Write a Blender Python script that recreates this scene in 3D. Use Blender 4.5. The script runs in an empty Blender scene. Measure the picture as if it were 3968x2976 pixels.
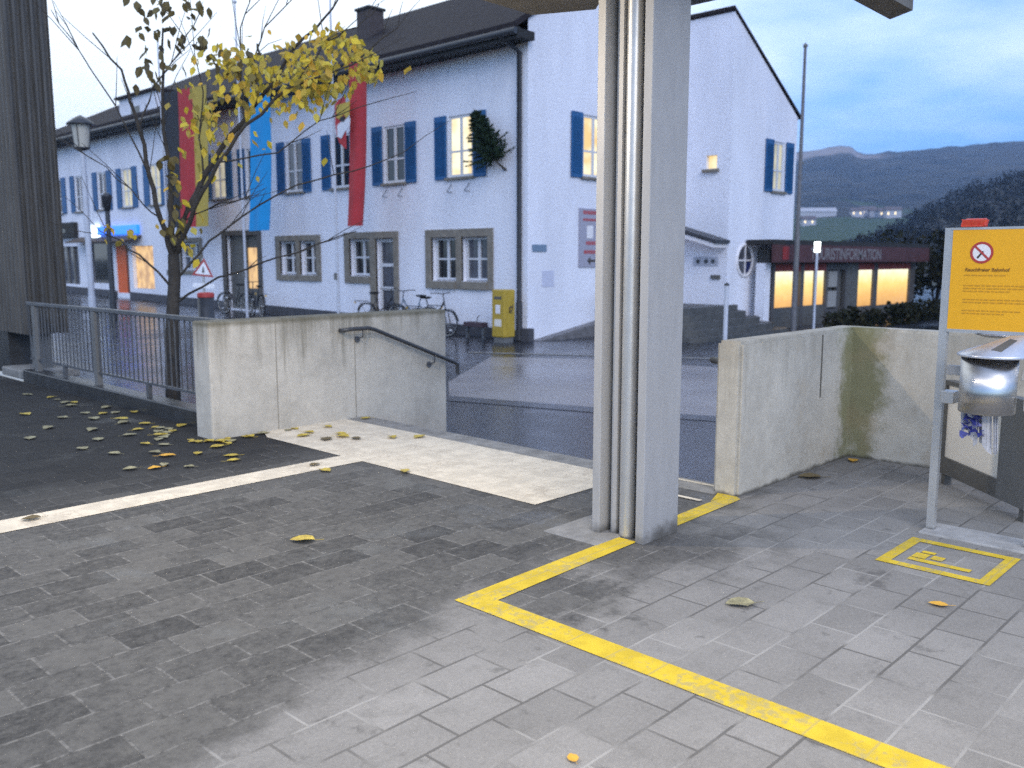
import bpy, bmesh, math, random
from mathutils import Vector, Matrix
random.seed(11)
SC = bpy.context.scene
COL = SC.collection
R = math.radians

# ------------------------------------------------------------------ camera
cam_d = bpy.data.cameras.new('camera')
cam = bpy.data.objects.new('camera', cam_d); COL.objects.link(cam)
cam.location = (0, 0, 1.6)
cam.rotation_euler = (R(90 - 7.925), 0, R(43.6 - 90))
cam_d.sensor_width = 36.0
cam_d.lens = 31.57
cam_d.clip_end = 9000
cam_d.dof.use_dof = True
cam_d.dof.focus_distance = 4.6
cam_d.dof.aperture_fstop = 2.5
SC.camera = cam

# ------------------------------------------------------------------ sky, sun, exposure
SUN_EL, SUN_AZ = R(30), math.atan2(-0.78, -0.50)      # soft light from behind the camera
W = bpy.data.worlds.new('World'); SC.world = W; W.use_nodes = True
nt = W.node_tree; nt.nodes.clear()
def wn(t, **k):
    n = nt.nodes.new(t)
    for a, v in k.items(): setattr(n, a, v)
    return n
def wl(a, b): nt.links.new(a, b)
out = wn('ShaderNodeOutputWorld'); bg = wn('ShaderNodeBackground'); bg.inputs[1].default_value = 0.15
wl(bg.outputs[0], out.inputs[0])
sky = wn('ShaderNodeTexSky', sky_type='NISHITA'); sky.sun_disc = False
sky.sun_elevation = SUN_EL; sky.sun_rotation = math.pi / 2 - SUN_AZ
sky.air_density = 1.0; sky.dust_density = 0.6; sky.ozone_density = 6.0
tc = wn('ShaderNodeTexCoord')
mp = wn('ShaderNodeMapping'); mp.inputs['Scale'].default_value = (1.0, 1.0, 3.2); mp.inputs['Rotation'].default_value = (0.25, -0.2, 0.4)
wl(tc.outputs['Generated'], mp.inputs[0])
no = wn('ShaderNodeTexNoise'); no.inputs['Scale'].default_value = 3.1; no.inputs['Detail'].default_value = 7; no.inputs['Roughness'].default_value = 0.55
wl(mp.outputs[0], no.inputs['Vector'])
# thin bright cloud in the west (towards the left of the view)
dt = wn('ShaderNodeVectorMath', operation='DOT_PRODUCT'); wl(tc.outputs['Generated'], dt.inputs[0])
gl = Vector((0.24, 0.91, 0.34)).normalized(); dt.inputs[1].default_value = gl
gr = wn('ShaderNodeMapRange', interpolation_type='SMOOTHSTEP')
gr.inputs['From Min'].default_value = 0.55; gr.inputs['From Max'].default_value = 0.97
wl(dt.outputs['Value'], gr.inputs['Value'])
nm = wn('ShaderNodeMapRange'); nm.inputs['From Min'].default_value = 0.36; nm.inputs['From Max'].default_value = 0.68
wl(no.outputs[0], nm.inputs['Value'])
ad = wn('ShaderNodeMath', operation='MULTIPLY_ADD'); wl(gr.outputs[0], ad.inputs[0]); ad.inputs[1].default_value = 0.95
sc_ = wn('ShaderNodeMath', operation='MULTIPLY'); wl(nm.outputs[0], sc_.inputs[0]); sc_.inputs[1].default_value = 0.56
wl(sc_.outputs[0], ad.inputs[2]); ad.use_clamp = True
CLOUD = (6.6, 7.2, 7.6)
sg = wn('ShaderNodeVectorMath', operation='MULTIPLY'); wl(sky.outputs[0], sg.inputs[0]); sg.inputs[1].default_value = (0.84, 0.98, 1.19)
# deeper blue cloud bank low over the hills
sxz = wn('ShaderNodeSeparateXYZ'); wl(tc.outputs['Generated'], sxz.inputs[0])
lowz = wn('ShaderNodeMath', operation='MULTIPLY_ADD'); wl(no.outputs[0], lowz.inputs[0]); lowz.inputs[1].default_value = 0.34; wl(sxz.outputs['Z'], lowz.inputs[2])
lo_ = wn('ShaderNodeMapRange', interpolation_type='SMOOTHSTEP'); lo_.inputs['From Min'].default_value = 0.52; lo_.inputs['From Max'].default_value = 0.20
wl(lowz.outputs[0], lo_.inputs['Value'])
dk = wn('ShaderNodeMix', data_type='RGBA', blend_type='MULTIPLY'); wl(lo_.outputs[0], dk.inputs['Factor']); wl(sg.outputs[0], dk.inputs['A']); dk.inputs['B'].default_value = (0.58, 0.72, 0.85, 1)
mx = wn('ShaderNodeMix', data_type='RGBA'); wl(ad.outputs[0], mx.inputs['Factor']); wl(dk.outputs['Result'], mx.inputs['A'])
mx.inputs['B'].default_value = (*CLOUD, 1); wl(mx.outputs['Result'], bg.inputs[0])

sun_d = bpy.data.lights.new('sun', 'SUN'); sun_d.energy = 0.75; sun_d.angle = R(35); sun_d.color = (1.0, 0.93, 0.84)
sun = bpy.data.objects.new('sun', sun_d); COL.objects.link(sun)
sd = Vector((math.cos(SUN_AZ) * math.cos(SUN_EL), math.sin(SUN_AZ) * math.cos(SUN_EL), math.sin(SUN_EL)))
sun.rotation_euler = sd.to_track_quat('Z', 'Y').to_euler(); sun.location = sd * 60

SC.view_settings.view_transform = 'Standard'; SC.view_settings.look = 'None'
SC.view_settings.exposure = 0.68; SC.view_settings.gamma = 1.0
SC.render.engine = 'CYCLES'
SC.cycles.use_denoising = False; SC.cycles.sample_clamp_indirect = 4.0
SC.cycles.max_bounces = 6; SC.cycles.volume_bounces = 0; SC.cycles.transparent_max_bounces = 8

# ------------------------------------------------------------------ mesh helpers
class MB:
    """collects faces of one part"""
    def __init__(s): s.v = []; s.f = []; s.mi = []; s.m = 0; s.sm = []
    def add(s, vs, fs, smooth=False):
        b = len(s.v); s.v += [tuple(v) for v in vs]
        for f in fs: s.f.append([b + i for i in f]); s.mi.append(s.m); s.sm.append(smooth)
        return s
    def quad(s, *p): return s.add(p, [list(range(len(p)))])
    def box(s, a, b, bev=0.0):
        x0, y0, z0 = (min(a[i], b[i]) for i in range(3)); x1, y1, z1 = (max(a[i], b[i]) for i in range(3))
        if bev > 0:
            bm = bmesh.new(); bmesh.ops.create_cube(bm, size=1)
            bmesh.ops.scale(bm, vec=(x1 - x0, y1 - y0, z1 - z0), verts=bm.verts)
            bmesh.ops.translate(bm, vec=((x0 + x1) / 2, (y0 + y1) / 2, (z0 + z1) / 2), verts=bm.verts)
            bmesh.ops.bevel(bm, geom=bm.edges[:], offset=bev, segments=2, affect='EDGES', profile=0.5)
            bm.verts.index_update()
            s.add([v.co.copy() for v in bm.verts], [[v.index for v in f.verts] for f in bm.faces]); bm.free(); return s
        vs = [(x0, y0, z0), (x1, y0, z0), (x1, y1, z0), (x0, y1, z0), (x0, y0, z1), (x1, y0, z1), (x1, y1, z1), (x0, y1, z1)]
        return s.add(vs, [[3, 2, 1, 0], [4, 5, 6, 7], [0, 1, 5, 4], [1, 2, 6, 5], [2, 3, 7, 6], [3, 0, 4, 7]])
    def tube(s, pts, r0, r1=None, n=8, caps=True):
        pts = [Vector(p) for p in pts]; r1 = r0 if r1 is None else r1
        rings = []; k = len(pts)
        for i, p in enumerate(pts):
            d = (pts[min(i + 1, k - 1)] - pts[max(i - 1, 0)])
            if d.length < 1e-9: d = Vector((0, 0, 1))
            d.normalize()
            a = Vector((0, 0, 1)) if abs(d.z) < 0.9 else Vector((1, 0, 0))
            u = d.cross(a).normalized(); w = d.cross(u)
            r = r0 + (r1 - r0) * i / max(k - 1, 1)
            rings.append([p + (u * math.cos(t) + w * math.sin(t)) * r for t in [2 * math.pi * j / n for j in range(n)]])
        vs = [v for q in rings for v in q]; fs = []
        for i in range(k - 1):
            for j in range(n):
                fs.append([i * n + j, i * n + (j + 1) % n, (i + 1) * n + (j + 1) % n, (i + 1) * n + j])
        s.add(vs, fs, True)
        if caps:
            s.add(rings[0], [list(range(n))[::-1]]); s.add(rings[-1], [list(range(n))])
        return s
    def lathe(s, prof, c=(0, 0, 0), n=24):
        vs = []; fs = []; k = len(prof)
        for r, z in prof:
            for j in range(n):
                t = 2 * math.pi * j / n; vs.append((c[0] + r * math.cos(t), c[1] + r * math.sin(t), c[2] + z))
        for i in range(k - 1):
            for j in range(n): fs.append([i * n + j, i * n + (j + 1) % n, (i + 1) * n + (j + 1) % n, (i + 1) * n + j])
        return s.add(vs, fs, True)
    def prism(s, poly, d):
        """closed polygon (list of 3-D points) extruded by vector d"""
        n = len(poly); a = [Vector(p) for p in poly]; b = [p + Vector(d) for p in a]
        return s.add(a + b, [list(range(n))[::-1], list(range(n, 2 * n))] + [[i, (i + 1) % n, n + (i + 1) % n, n + i] for i in range(n)])
    def torus(s, c, axis, R_, r, n=28, m=6):
        axis = Vector(axis).normalized(); a = Vector((0, 0, 1)) if abs(axis.z) < 0.9 else Vector((1, 0, 0))
        u = axis.cross(a).normalized(); w = axis.cross(u); c = Vector(c); vs = []; fs = []
        for i in range(n):
            t = 2 * math.pi * i / n; d = u * math.cos(t) + w * math.sin(t)
            for j in range(m):
                q = 2 * math.pi * j / m; vs.append(c + d * (R_ + r * math.cos(q)) + axis * (r * math.sin(q)))
        for i in range(n):
            for j in range(m):
                fs.append([i * m + j, i * m + (j + 1) % m, ((i + 1) % n) * m + (j + 1) % m, ((i + 1) % n) * m + j])
        return s.add(vs, fs, True)
    def build(s, name, mats, parent=None, **props):
        me = bpy.data.meshes.new(name)
        me.from_pydata(s.v, [], s.f)
        for m in (mats if isinstance(mats, (list, tuple)) else [mats]): me.materials.append(m)
        for p, i, q in zip(me.polygons, s.mi, s.sm): p.material_index = i; p.use_smooth = q
        bm = bmesh.new(); bm.from_mesh(me); bmesh.ops.recalc_face_normals(bm, faces=bm.faces); bm.to_mesh(me); bm.free()
        me.update()
        o = bpy.data.objects.new(name, me); COL.objects.link(o)
        if parent is not None:
            o.parent = parent; o.location = -parent.location
            if parent.rotation_euler.z or parent.parent: o.location = (0, 0, 0)
        for k, v in props.items(): o[k] = v
        return o
def thing(name, label, cat, loc=(0, 0, 0), group=None, rz=0.0):
    o = bpy.data.objects.new(name, None); COL.objects.link(o); o.location = loc; o.rotation_euler.z = rz
    o.empty_display_size = 0.2
    o['label'] = label; o['category'] = cat
    if group: o['group'] = group
    return o
def tag(o, label, cat, group=None):
    o['label'] = label; o['category'] = cat
    if group: o['group'] = group
    return o
def struct(name, mb, m): return mb.build(name, m, kind='structure')
def dup(root, loc, rz=None, label=None):
    r = root.copy(); COL.objects.link(r); r.location = loc
    if rz is not None: r.rotation_euler.z = rz
    if label: r['label'] = label
    for ch in list(root.children):
        c = ch.copy(); COL.objects.link(c); c.parent = r
        for g in list(ch.children):
            d = g.copy(); COL.objects.link(d); d.parent = c
    return r
def text(name, body, size, mat, parent, loc, mtx, ext=0.002, align='LEFT', bold=0.0):
    cu = bpy.data.curves.new(name, 'FONT'); cu.body = body; cu.size = size; cu.extrude = ext; cu.align_x = align; cu.offset = bold
    tmp = bpy.data.objects.new(name + '_curve', cu); COL.objects.link(tmp); bpy.context.view_layer.update()
    me = bpy.data.meshes.new_from_object(tmp.evaluated_get(bpy.context.evaluated_depsgraph_get())); bpy.data.objects.remove(tmp); bpy.data.curves.remove(cu)
    me.name = name; me.materials.clear(); me.materials.append(mat)
    me.transform(Matrix.Translation(Vector(loc) - (Vector(parent.location) if parent is not None else Vector())) @ mtx.to_4x4())
    o = bpy.data.objects.new(name, me); COL.objects.link(o); o.parent = parent
    return o
# text facing the camera side: on a wall facing -Y (reads along +X) and on a wall facing -X (reads along -Y)
M_NY = Matrix(((1, 0, 0), (0, 0, -1), (0, 1, 0)))
M_NX = Matrix(((0, 0, -1), (-1, 0, 0), (0, 1, 0)))

# ------------------------------------------------------------------ materials
def mat(name, base, rough=0.7, var=0.0, vscale=3.0, col2=None, metal=0.0, bump=0.0, bscale=40.0, spec=0.5, stretch=None, detail=5.0, coat=0.0):
    m = bpy.data.materials.new(name); m.use_nodes = True; t = m.node_tree; p = t.nodes['Principled BSDF']
    p.inputs['Base Color'].default_value = (*base, 1); p.inputs['Roughness'].default_value = rough
    p.inputs['Metallic'].default_value = metal; p.inputs['Specular IOR Level'].default_value = spec
    if coat: p.inputs['Coat Weight'].default_value = coat
    g = t.nodes.new('ShaderNodeNewGeometry')
    vec = g.outputs['Position']
    if stretch:
        mpn = t.nodes.new('ShaderNodeMapping'); mpn.inputs['Scale'].default_value = stretch
        t.links.new(vec, mpn.inputs[0]); vec = mpn.outputs[0]
    if var or col2:
        n = t.nodes.new('ShaderNodeTexNoise'); n.inputs['Scale'].default_value = vscale; n.inputs['Detail'].default_value = detail
        n.inputs['Roughness'].default_value = 0.62
        t.links.new(vec, n.inputs['Vector'])
        r = t.nodes.new('ShaderNodeValToRGB'); r.color_ramp.elements[0].position = 0.33; r.color_ramp.elements[1].position = 0.68
        c2 = col2 if col2 else tuple(c * (1 - var) for c in base)
        c1 = base if col2 else tuple(min(1, c * (1 + var * 0.6)) for c in base)
        r.color_ramp.elements[0].color = (*c2, 1); r.color_ramp.elements[1].color = (*c1, 1)
        t.links.new(n.outputs[0], r.inputs[0]); t.links.new(r.outputs[0], p.inputs['Base Color'])
    if bump:
        n2 = t.nodes.new('ShaderNodeTexNoise'); n2.inputs['Scale'].default_value = bscale; n2.inputs['Detail'].default_value = 4
        t.links.new(g.outputs['Position'], n2.inputs['Vector'])
        b = t.nodes.new('ShaderNodeBump'); b.inputs['Strength'].default_value = bump; b.inputs['Distance'].default_value = 0.02
        t.links.new(n2.outputs[0], b.inputs['Height']); t.links.new(b.outputs[0], p.inputs['Normal'])
    return m
def emis(name, col, st, base=(0.02, 0.02, 0.02), noise=0.0, nscale=3.0, col2=None):
    m = mat(name, base, 0.3); t = m.node_tree; p = t.nodes['Principled BSDF']
    p.inputs['Emission Color'].default_value = (*col, 1); p.inputs['Emission Strength'].default_value = st
    if col2:
        g = t.nodes.new('ShaderNodeNewGeometry'); n = t.nodes.new('ShaderNodeTexNoise'); n.inputs['Scale'].default_value = nscale
        n.inputs['Detail'].default_value = 4; t.links.new(g.outputs['Position'], n.inputs['Vector'])
        r = t.nodes.new('ShaderNodeValToRGB'); r.color_ramp.elements[0].position = 0.40; r.color_ramp.elements[1].position = 0.58
        r.color_ramp.elements[0].color = (*col2, 1); r.color_ramp.elements[1].color = (*col, 1)
        t.links.new(n.outputs[0], r.inputs[0]); t.links.new(r.outputs[0], p.inputs['Emission Color'])
    return m
def nd(t, ty, **k):
    n = t.nodes.new(ty)
    for a, v in k.items(): setattr(n, a, v)
    return n
def mth(t, op, a, b=None, c=None, clamp=False):
    n = t.nodes.new('ShaderNodeMath'); n.operation = op; n.use_clamp = clamp
    for i, x in enumerate((a, b, c)):
        if x is None: continue
        if isinstance(x, (int, float)): n.inputs[i].default_value = x
        else: t.links.new(x, n.inputs[i])
    return n.outputs[0]
def sstep(t, v, a, b):
    n = t.nodes.new('ShaderNodeMapRange'); n.interpolation_type = 'SMOOTHSTEP'
    n.inputs['From Min'].default_value = a; n.inputs['From Max'].default_value = b; t.links.new(v, n.inputs['Value']); return n.outputs[0]
def noise(t, vec, scale, detail=5, rough=0.6):
    n = t.nodes.new('ShaderNodeTexNoise'); n.inputs['Scale'].default_value = scale; n.inputs['Detail'].default_value = detail
    n.inputs['Roughness'].default_value = rough; t.links.new(vec, n.inputs['Vector']); return n.outputs[0]
def mixc(t, f, a, b, blend='MIX'):
    n = t.nodes.new('ShaderNodeMix'); n.data_type = 'RGBA'; n.blend_type = blend
    if isinstance(f, (int, float)): n.inputs['Factor'].default_value = f
    else: t.links.new(f, n.inputs['Factor'])
    for k, x in (('A', a), ('B', b)):
        if isinstance(x, tuple): n.inputs[k].default_value = (*x, 1)
        else: t.links.new(x, n.inputs[k])
    return n.outputs['Result']

def paver_mat():
    """concrete block paving: rows along X; dry and pale under the roof, wet and dark outside its drip line"""
    m = bpy.data.materials.new('concrete_pavers'); m.use_nodes = True; t = m.node_tree; p = t.nodes['Principled BSDF']
    g = nd(t, 'ShaderNodeNewGeometry'); pos = g.outputs['Position']
    wob = nd(t, 'ShaderNodeTexNoise'); wob.inputs['Scale'].default_value = 1.7; wob.inputs['Detail'].default_value = 2; t.links.new(pos, wob.inputs['Vector'])
    wsub = nd(t, 'ShaderNodeVectorMath', operation='MULTIPLY_ADD'); t.links.new(wob.outputs['Color'], wsub.inputs[0])
    wsub.inputs[1].default_value = (0.016, 0.016, 0); t.links.new(pos, wsub.inputs[2])
    mpn = nd(t, 'ShaderNodeMapping'); mpn.inputs['Location'].default_value = (0.10, 0.016, 0); t.links.new(wsub.outputs[0], mpn.inputs[0])
    br = nd(t, 'ShaderNodeTexBrick'); br.offset = 0.5; br.squash = 1.0
    br.inputs['Scale'].default_value = 1.0; br.inputs['Brick Width'].default_value = 0.315; br.inputs['Row Height'].default_value = 0.2115
    br.inputs['Mortar Size'].default_value = 0.0068; br.inputs['Mortar Smooth'].default_value = 0.35; br.inputs['Bias'].default_value = 0.0
    br.inputs['Color1'].default_value = (0, 0, 0, 1); br.inputs['Color2'].default_value = (1, 1, 1, 1); br.inputs['Mortar'].default_value = (0.5, 0.5, 0.5, 1)
    t.links.new(mpn.outputs[0], br.inputs['Vector'])
    sx = nd(t, 'ShaderNodeSeparateXYZ'); t.links.new(pos, sx.inputs[0])
    n1 = noise(t, pos, 2.3, 6, 0.66); n2 = noise(t, pos, 9.0, 6, 0.7); n3 = noise(t, pos, 55.0, 4, 0.7); n4 = noise(t, pos, 0.7, 4)
    # distance beyond the drip line (positive = outside, wet)
    d = mth(t, 'SUBTRACT', mth(t, 'SUBTRACT', sx.outputs['Y'], 2.98), mth(t, 'MULTIPLY', mth(t, 'MINIMUM', mth(t, 'SUBTRACT', sx.outputs['X'], 2.75), 0.0), 0.26))
    dn = mth(t, 'ADD', d, mth(t, 'MULTIPLY', mth(t, 'SUBTRACT', n1, 0.5), 0.85))
    dn = mth(t, 'ADD', dn, mth(t, 'MULTIPLY', mth(t, 'SUBTRACT', n2, 0.5), 0.40))
    per = nd(t, 'ShaderNodeSeparateColor'); t.links.new(br.outputs['Color'], per.inputs[0])
    dn = mth(t, 'ADD', dn, mth(t, 'MULTIPLY', mth(t, 'SUBTRACT', per.outputs[0], 0.5), 0.16))
    wet = sstep(t, dn, -0.22, 0.16)
    # damp patch round the foot of the pillar and at the wall bases
    vd = nd(t, 'ShaderNodeVectorMath', operation='DISTANCE'); t.links.new(pos, vd.inputs[0]); vd.inputs[1].default_value = (4.15, 2.75, 0)
    pw = mth(t, 'SUBTRACT', 0.62, mth(t, 'ADD', vd.outputs['Value'], mth(t, 'MULTIPLY', mth(t, 'SUBTRACT', n1, 0.5), 1.1)))
    damp = sstep(t, pw, -0.12, 0.35)
    vd2 = nd(t, 'ShaderNodeVectorMath', operation='DISTANCE'); t.links.new(pos, vd2.inputs[0]); vd2.inputs[1].default_value = (3.15, 2.72, 0)
    damp = mth(t, 'MAXIMUM', damp, sstep(t, mth(t, 'SUBTRACT', 0.40, mth(t, 'ADD', vd2.outputs['Value'], mth(t, 'MULTIPLY', mth(t, 'SUBTRACT', n2, 0.5), 0.9))), -0.1, 0.2))
    wet = mth(t, 'MAXIMUM', wet, mth(t, 'MULTIPLY', damp, 0.85))
    # far part of the platform is a darker, finer surface
    far = sstep(t, mth(t, 'ADD', sx.outputs['Y'], mth(t, 'MULTIPLY', n2, 0.4)), 5.6, 7.2)
    tone = mth(t, 'ADD', mth(t, 'MULTIPLY', per.outputs[0], 0.16), mth(t, 'ADD', mth(t, 'MULTIPLY', n1, 0.42), mth(t, 'MULTIPLY', n3, 0.42)))
    tone = sstep(t, tone, 0.20, 0.86)
    dry = mixc(t, tone, (0.180, 0.170, 0.156), (0.350, 0.331, 0.305))
    sp = sstep(t, noise(t, pos, 6.5, 3, 0.55), 0.64, 0.74)                       # dark spots, chewing gum and drips
    dry = mixc(t, mth(t, 'MULTIPLY', sp, 0.62), dry, (0.12, 0.115, 0.105))
    strk = sstep(t, noise(t, pos, 1.25, 6, 0.7), 0.60, 0.72); dry = mixc(t, mth(t, 'MULTIPLY', strk, 0.5), dry, (0.14, 0.135, 0.125))
    grime = sstep(t, mth(t, 'ADD', mth(t, 'MULTIPLY', n2, 0.6), mth(t, 'MULTIPLY', noise(t, pos, 3.4, 5, 0.7), 0.4)), 0.50, 0.66); dry = mixc(t, mth(t, 'MULTIPLY', grime, 0.40), dry, (0.15, 0.142, 0.128))
    n5 = noise(t, pos, 150.0, 3, 0.8); n6 = noise(t, pos, 24.0, 5, 0.75)
    wt = mth(t, 'ADD', mth(t, 'MULTIPLY', n2, 0.30), mth(t, 'ADD', mth(t, 'MULTIPLY', n6, 0.38), mth(t, 'ADD', mth(t, 'MULTIPLY', per.outputs[0], 0.14), mth(t, 'ADD', mth(t, 'MULTIPLY', n3, 0.16), mth(t, 'MULTIPLY', n1, 0.10)))))
    wt = sstep(t, wt, 0.36, 0.68)
    wetc = mixc(t, wt, (0.040, 0.039, 0.038), (0.142, 0.135, 0.122))
    wetc = mixc(t, mth(t, 'MULTIPLY', sstep(t, n5, 0.52, 0.72), 0.45), wetc, (0.20, 0.19, 0.17))
    wetc = mixc(t, mth(t, 'MULTIPLY', far, 0.85), wetc, (0.017, 0.017, 0.018))
    dry = mixc(t, mth(t, 'MULTIPLY', sstep(t, n5, 0.50, 0.75), 0.35), dry, (0.50, 0.48, 0.44)); dry = mixc(t, mth(t, 'MULTIPLY', sstep(t, n5, 0.48, 0.28), 0.35), dry, (0.14, 0.13, 0.12))
    oil = sstep(t, noise(t, pos, 1.9, 6, 0.72), 0.60, 0.70); dry = mixc(t, mth(t, 'MULTIPLY', oil, 0.55), dry, (0.085, 0.08, 0.074))
    body = mixc(t, wet, dry, wetc)
    jm = br.outputs['Fac']
    jn = mth(t, 'MULTIPLY', jm, sstep(t, noise(t, pos, 3.1, 4), 0.22, 0.50))
    jcol = mixc(t, sstep(t, noise(t, pos, 1.1, 3), 0.45, 0.56), (0.12, 0.113, 0.103), (0.37, 0.352, 0.322))
    jw = mixc(t, wet, jcol, mixc(t, sstep(t, n6, 0.36, 0.60), (0.07, 0.067, 0.062), (0.215, 0.204, 0.185)))
    body = mixc(t, mth(t, 'MULTIPLY', jn, mth(t, 'SUBTRACT', 0.85, mth(t, 'MULTIPLY', far, 0.75))), body, jw)
    t.links.new(body, p.inputs['Base Color'])
    pud = sstep(t, noise(t, pos, 1.4, 3), 0.56, 0.66)
    rg = mth(t, 'SUBTRACT', 0.90, mth(t, 'MULTIPLY', wet, mth(t, 'ADD', 0.16, mth(t, 'MULTIPLY', pud, 0.36))))
    t.links.new(rg, p.inputs['Roughness']); p.inputs['Specular IOR Level'].default_value = 0.16
    hgt = mth(t, 'ADD', mth(t, 'MULTIPLY', jm, -0.6), mth(t, 'MULTIPLY', n3, 0.5))
    b = nd(t, 'ShaderNodeBump'); b.inputs['Strength'].default_value = 0.35; b.inputs['Distance'].default_value = 0.006
    t.links.new(hgt, b.inputs['Height']); t.links.new(b.outputs[0], p.inputs['Normal'])
    return m

def paint_mat(name, col, worn, wear):
    """road paint rubbed off in places"""
    m = bpy.data.materials.new(name); m.use_nodes = True; t = m.node_tree; p = t.nodes['Principled BSDF']
    g = nd(t, 'ShaderNodeNewGeometry'); pos = g.outputs['Position']
    br = nd(t, 'ShaderNodeTexBrick'); br.offset = 0.5; br.inputs['Scale'].default_value = 1.0
    br.inputs['Brick Width'].default_value = 0.315; br.inputs['Row Height'].default_value = 0.2115; br.inputs['Mortar Size'].default_value = 0.005
    br.inputs['Color1'].default_value = (0, 0, 0, 1); br.inputs['Color2'].default_value = (1, 1, 1, 1)
    mpn = nd(t, 'ShaderNodeMapping'); mpn.inputs['Location'].default_value = (0.10, 0.016, 0); t.links.new(pos, mpn.inputs[0]); t.links.new(mpn.outputs[0], br.inputs['Vector'])
    per = nd(t, 'ShaderNodeSeparateColor'); t.links.new(br.outputs['Color'], per.inputs[0])
    a = mth(t, 'ADD', noise(t, pos, 26, 6, 0.75), mth(t, 'MULTIPLY', mth(t, 'SUBTRACT', noise(t, pos, 2.6, 3), 0.5), 0.55))
    a = mth(t, 'ADD', a, mth(t, 'MULTIPLY', mth(t, 'SUBTRACT', per.outputs[0], 0.5), 0.16))
    w = sstep(t, a, wear - 0.04, wear + 0.08)
    tint = mixc(t, sstep(t, noise(t, pos, 7, 4), 0.35, 0.65), col, tuple(c * 0.80 for c in col))
    c = mixc(t, mth(t, 'MULTIPLY', w, 0.8), tint, worn)
    c = mixc(t, mth(t, 'MULTIPLY', br.outputs['Fac'], 0.55), c, worn)
    t.links.new(c, p.inputs['Base Color']); p.inputs['Roughness'].default_value = 0.75; p.inputs['Specular IOR Level'].default_value = 0.3
    return m

def concrete_mat(name, base, moss_y=None):
    """cast concrete: cloudy, vertical water streaks darker towards the top edge, formwork joints"""
    m = bpy.data.materials.new(name); m.use_nodes = True; t = m.node_tree; p = t.nodes['Principled BSDF']
    g = nd(t, 'ShaderNodeNewGeometry'); pos = g.outputs['Position']
    sx = nd(t, 'ShaderNodeSeparateXYZ'); t.links.new(pos, sx.inputs[0])
    n1 = noise(t, pos, 1.6, 6); n2 = noise(t, pos, 11, 5, 0.7); n3 = noise(t, pos, 70, 3, 0.7)
    mv = nd(t, 'ShaderNodeMapping'); mv.inputs['Scale'].default_value = (7.0, 7.0, 0.55); t.links.new(pos, mv.inputs[0])
    st = noise(t, mv.outputs[0], 1.0, 5, 0.65)
    tone = sstep(t, mth(t, 'ADD', mth(t, 'MULTIPLY', n1, 0.5), mth(t, 'ADD', mth(t, 'MULTIPLY', n2, 0.3), mth(t, 'MULTIPLY', n3, 0.2))), 0.34, 0.64)
    c = mixc(t, tone, tuple(q * 0.80 for q in base), tuple(q * 1.14 for q in base))
    top = sstep(t, mth(t, 'ADD', sx.outputs['Z'], mth(t, 'MULTIPLY', mth(t, 'SUBTRACT', st, 0.5), 2.2)), 0.62, 1.35)
    c = mixc(t, mth(t, 'MULTIPLY', top, 0.30 if moss_y else 0.72), c, (0.15, 0.135, 0.095))
    run = sstep(t, st, 0.60, 0.74); c = mixc(t, mth(t, 'MULTIPLY', run, 0.22 if moss_y else 0.50), c, (0.17, 0.155, 0.125))
    band = sstep(t, mth(t, 'ADD', sx.outputs['Z'], mth(t, 'MULTIPLY', mth(t, 'SUBTRACT', n2, 0.5), 0.06)), 0.985, 1.035)
    c = mixc(t, mth(t, 'MULTIPLY', band, 0.0 if moss_y else 0.7), c, (0.10, 0.09, 0.055))
    if moss_y is not None:
        w = 0.30
        cmb = nd(t, 'ShaderNodeCombineXYZ'); t.links.new(sx.outputs['X'], cmb.inputs[0]); t.links.new(sx.outputs['Y'], cmb.inputs[1])
        vd = nd(t, 'ShaderNodeVectorMath', operation='DISTANCE'); t.links.new(cmb.outputs[0], vd.inputs[0]); vd.inputs[1].default_value = (7.12, 2.90, 0)
        q = mth(t, 'ADD', vd.outputs['Value'], mth(t, 'MULTIPLY', mth(t, 'SUBTRACT', n1, 0.5), 0.9)); q = mth(t, 'ADD', q, mth(t, 'MULTIPLY', mth(t, 'SUBTRACT', n2, 0.5), 0.35))
        ms = sstep(t, q, w, w * 0.25)
        c = mixc(t, mth(t, 'MULTIPLY', ms, 0.75), c, (0.17, 0.165, 0.055))
        rs = sstep(t, noise(t, pos, 2.0, 5), 0.55, 0.68); c = mixc(t, mth(t, 'MULTIPLY', rs, 0.28), c, (0.33, 0.25, 0.15))
    t.links.new(c, p.inputs['Base Color']); p.inputs['Roughness'].default_value = 0.85; p.inputs['Specular IOR Level'].default_value = 0.25
    b = nd(t, 'ShaderNodeBump'); b.inputs['Strength'].default_value = 0.3; b.inputs['Distance'].default_value = 0.006
    t.links.new(mth(t, 'ADD', n2, mth(t, 'MULTIPLY', n3, 0.6)), b.inputs['Height']); t.links.new(b.outputs[0], p.inputs['Normal'])
    return m

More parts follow.
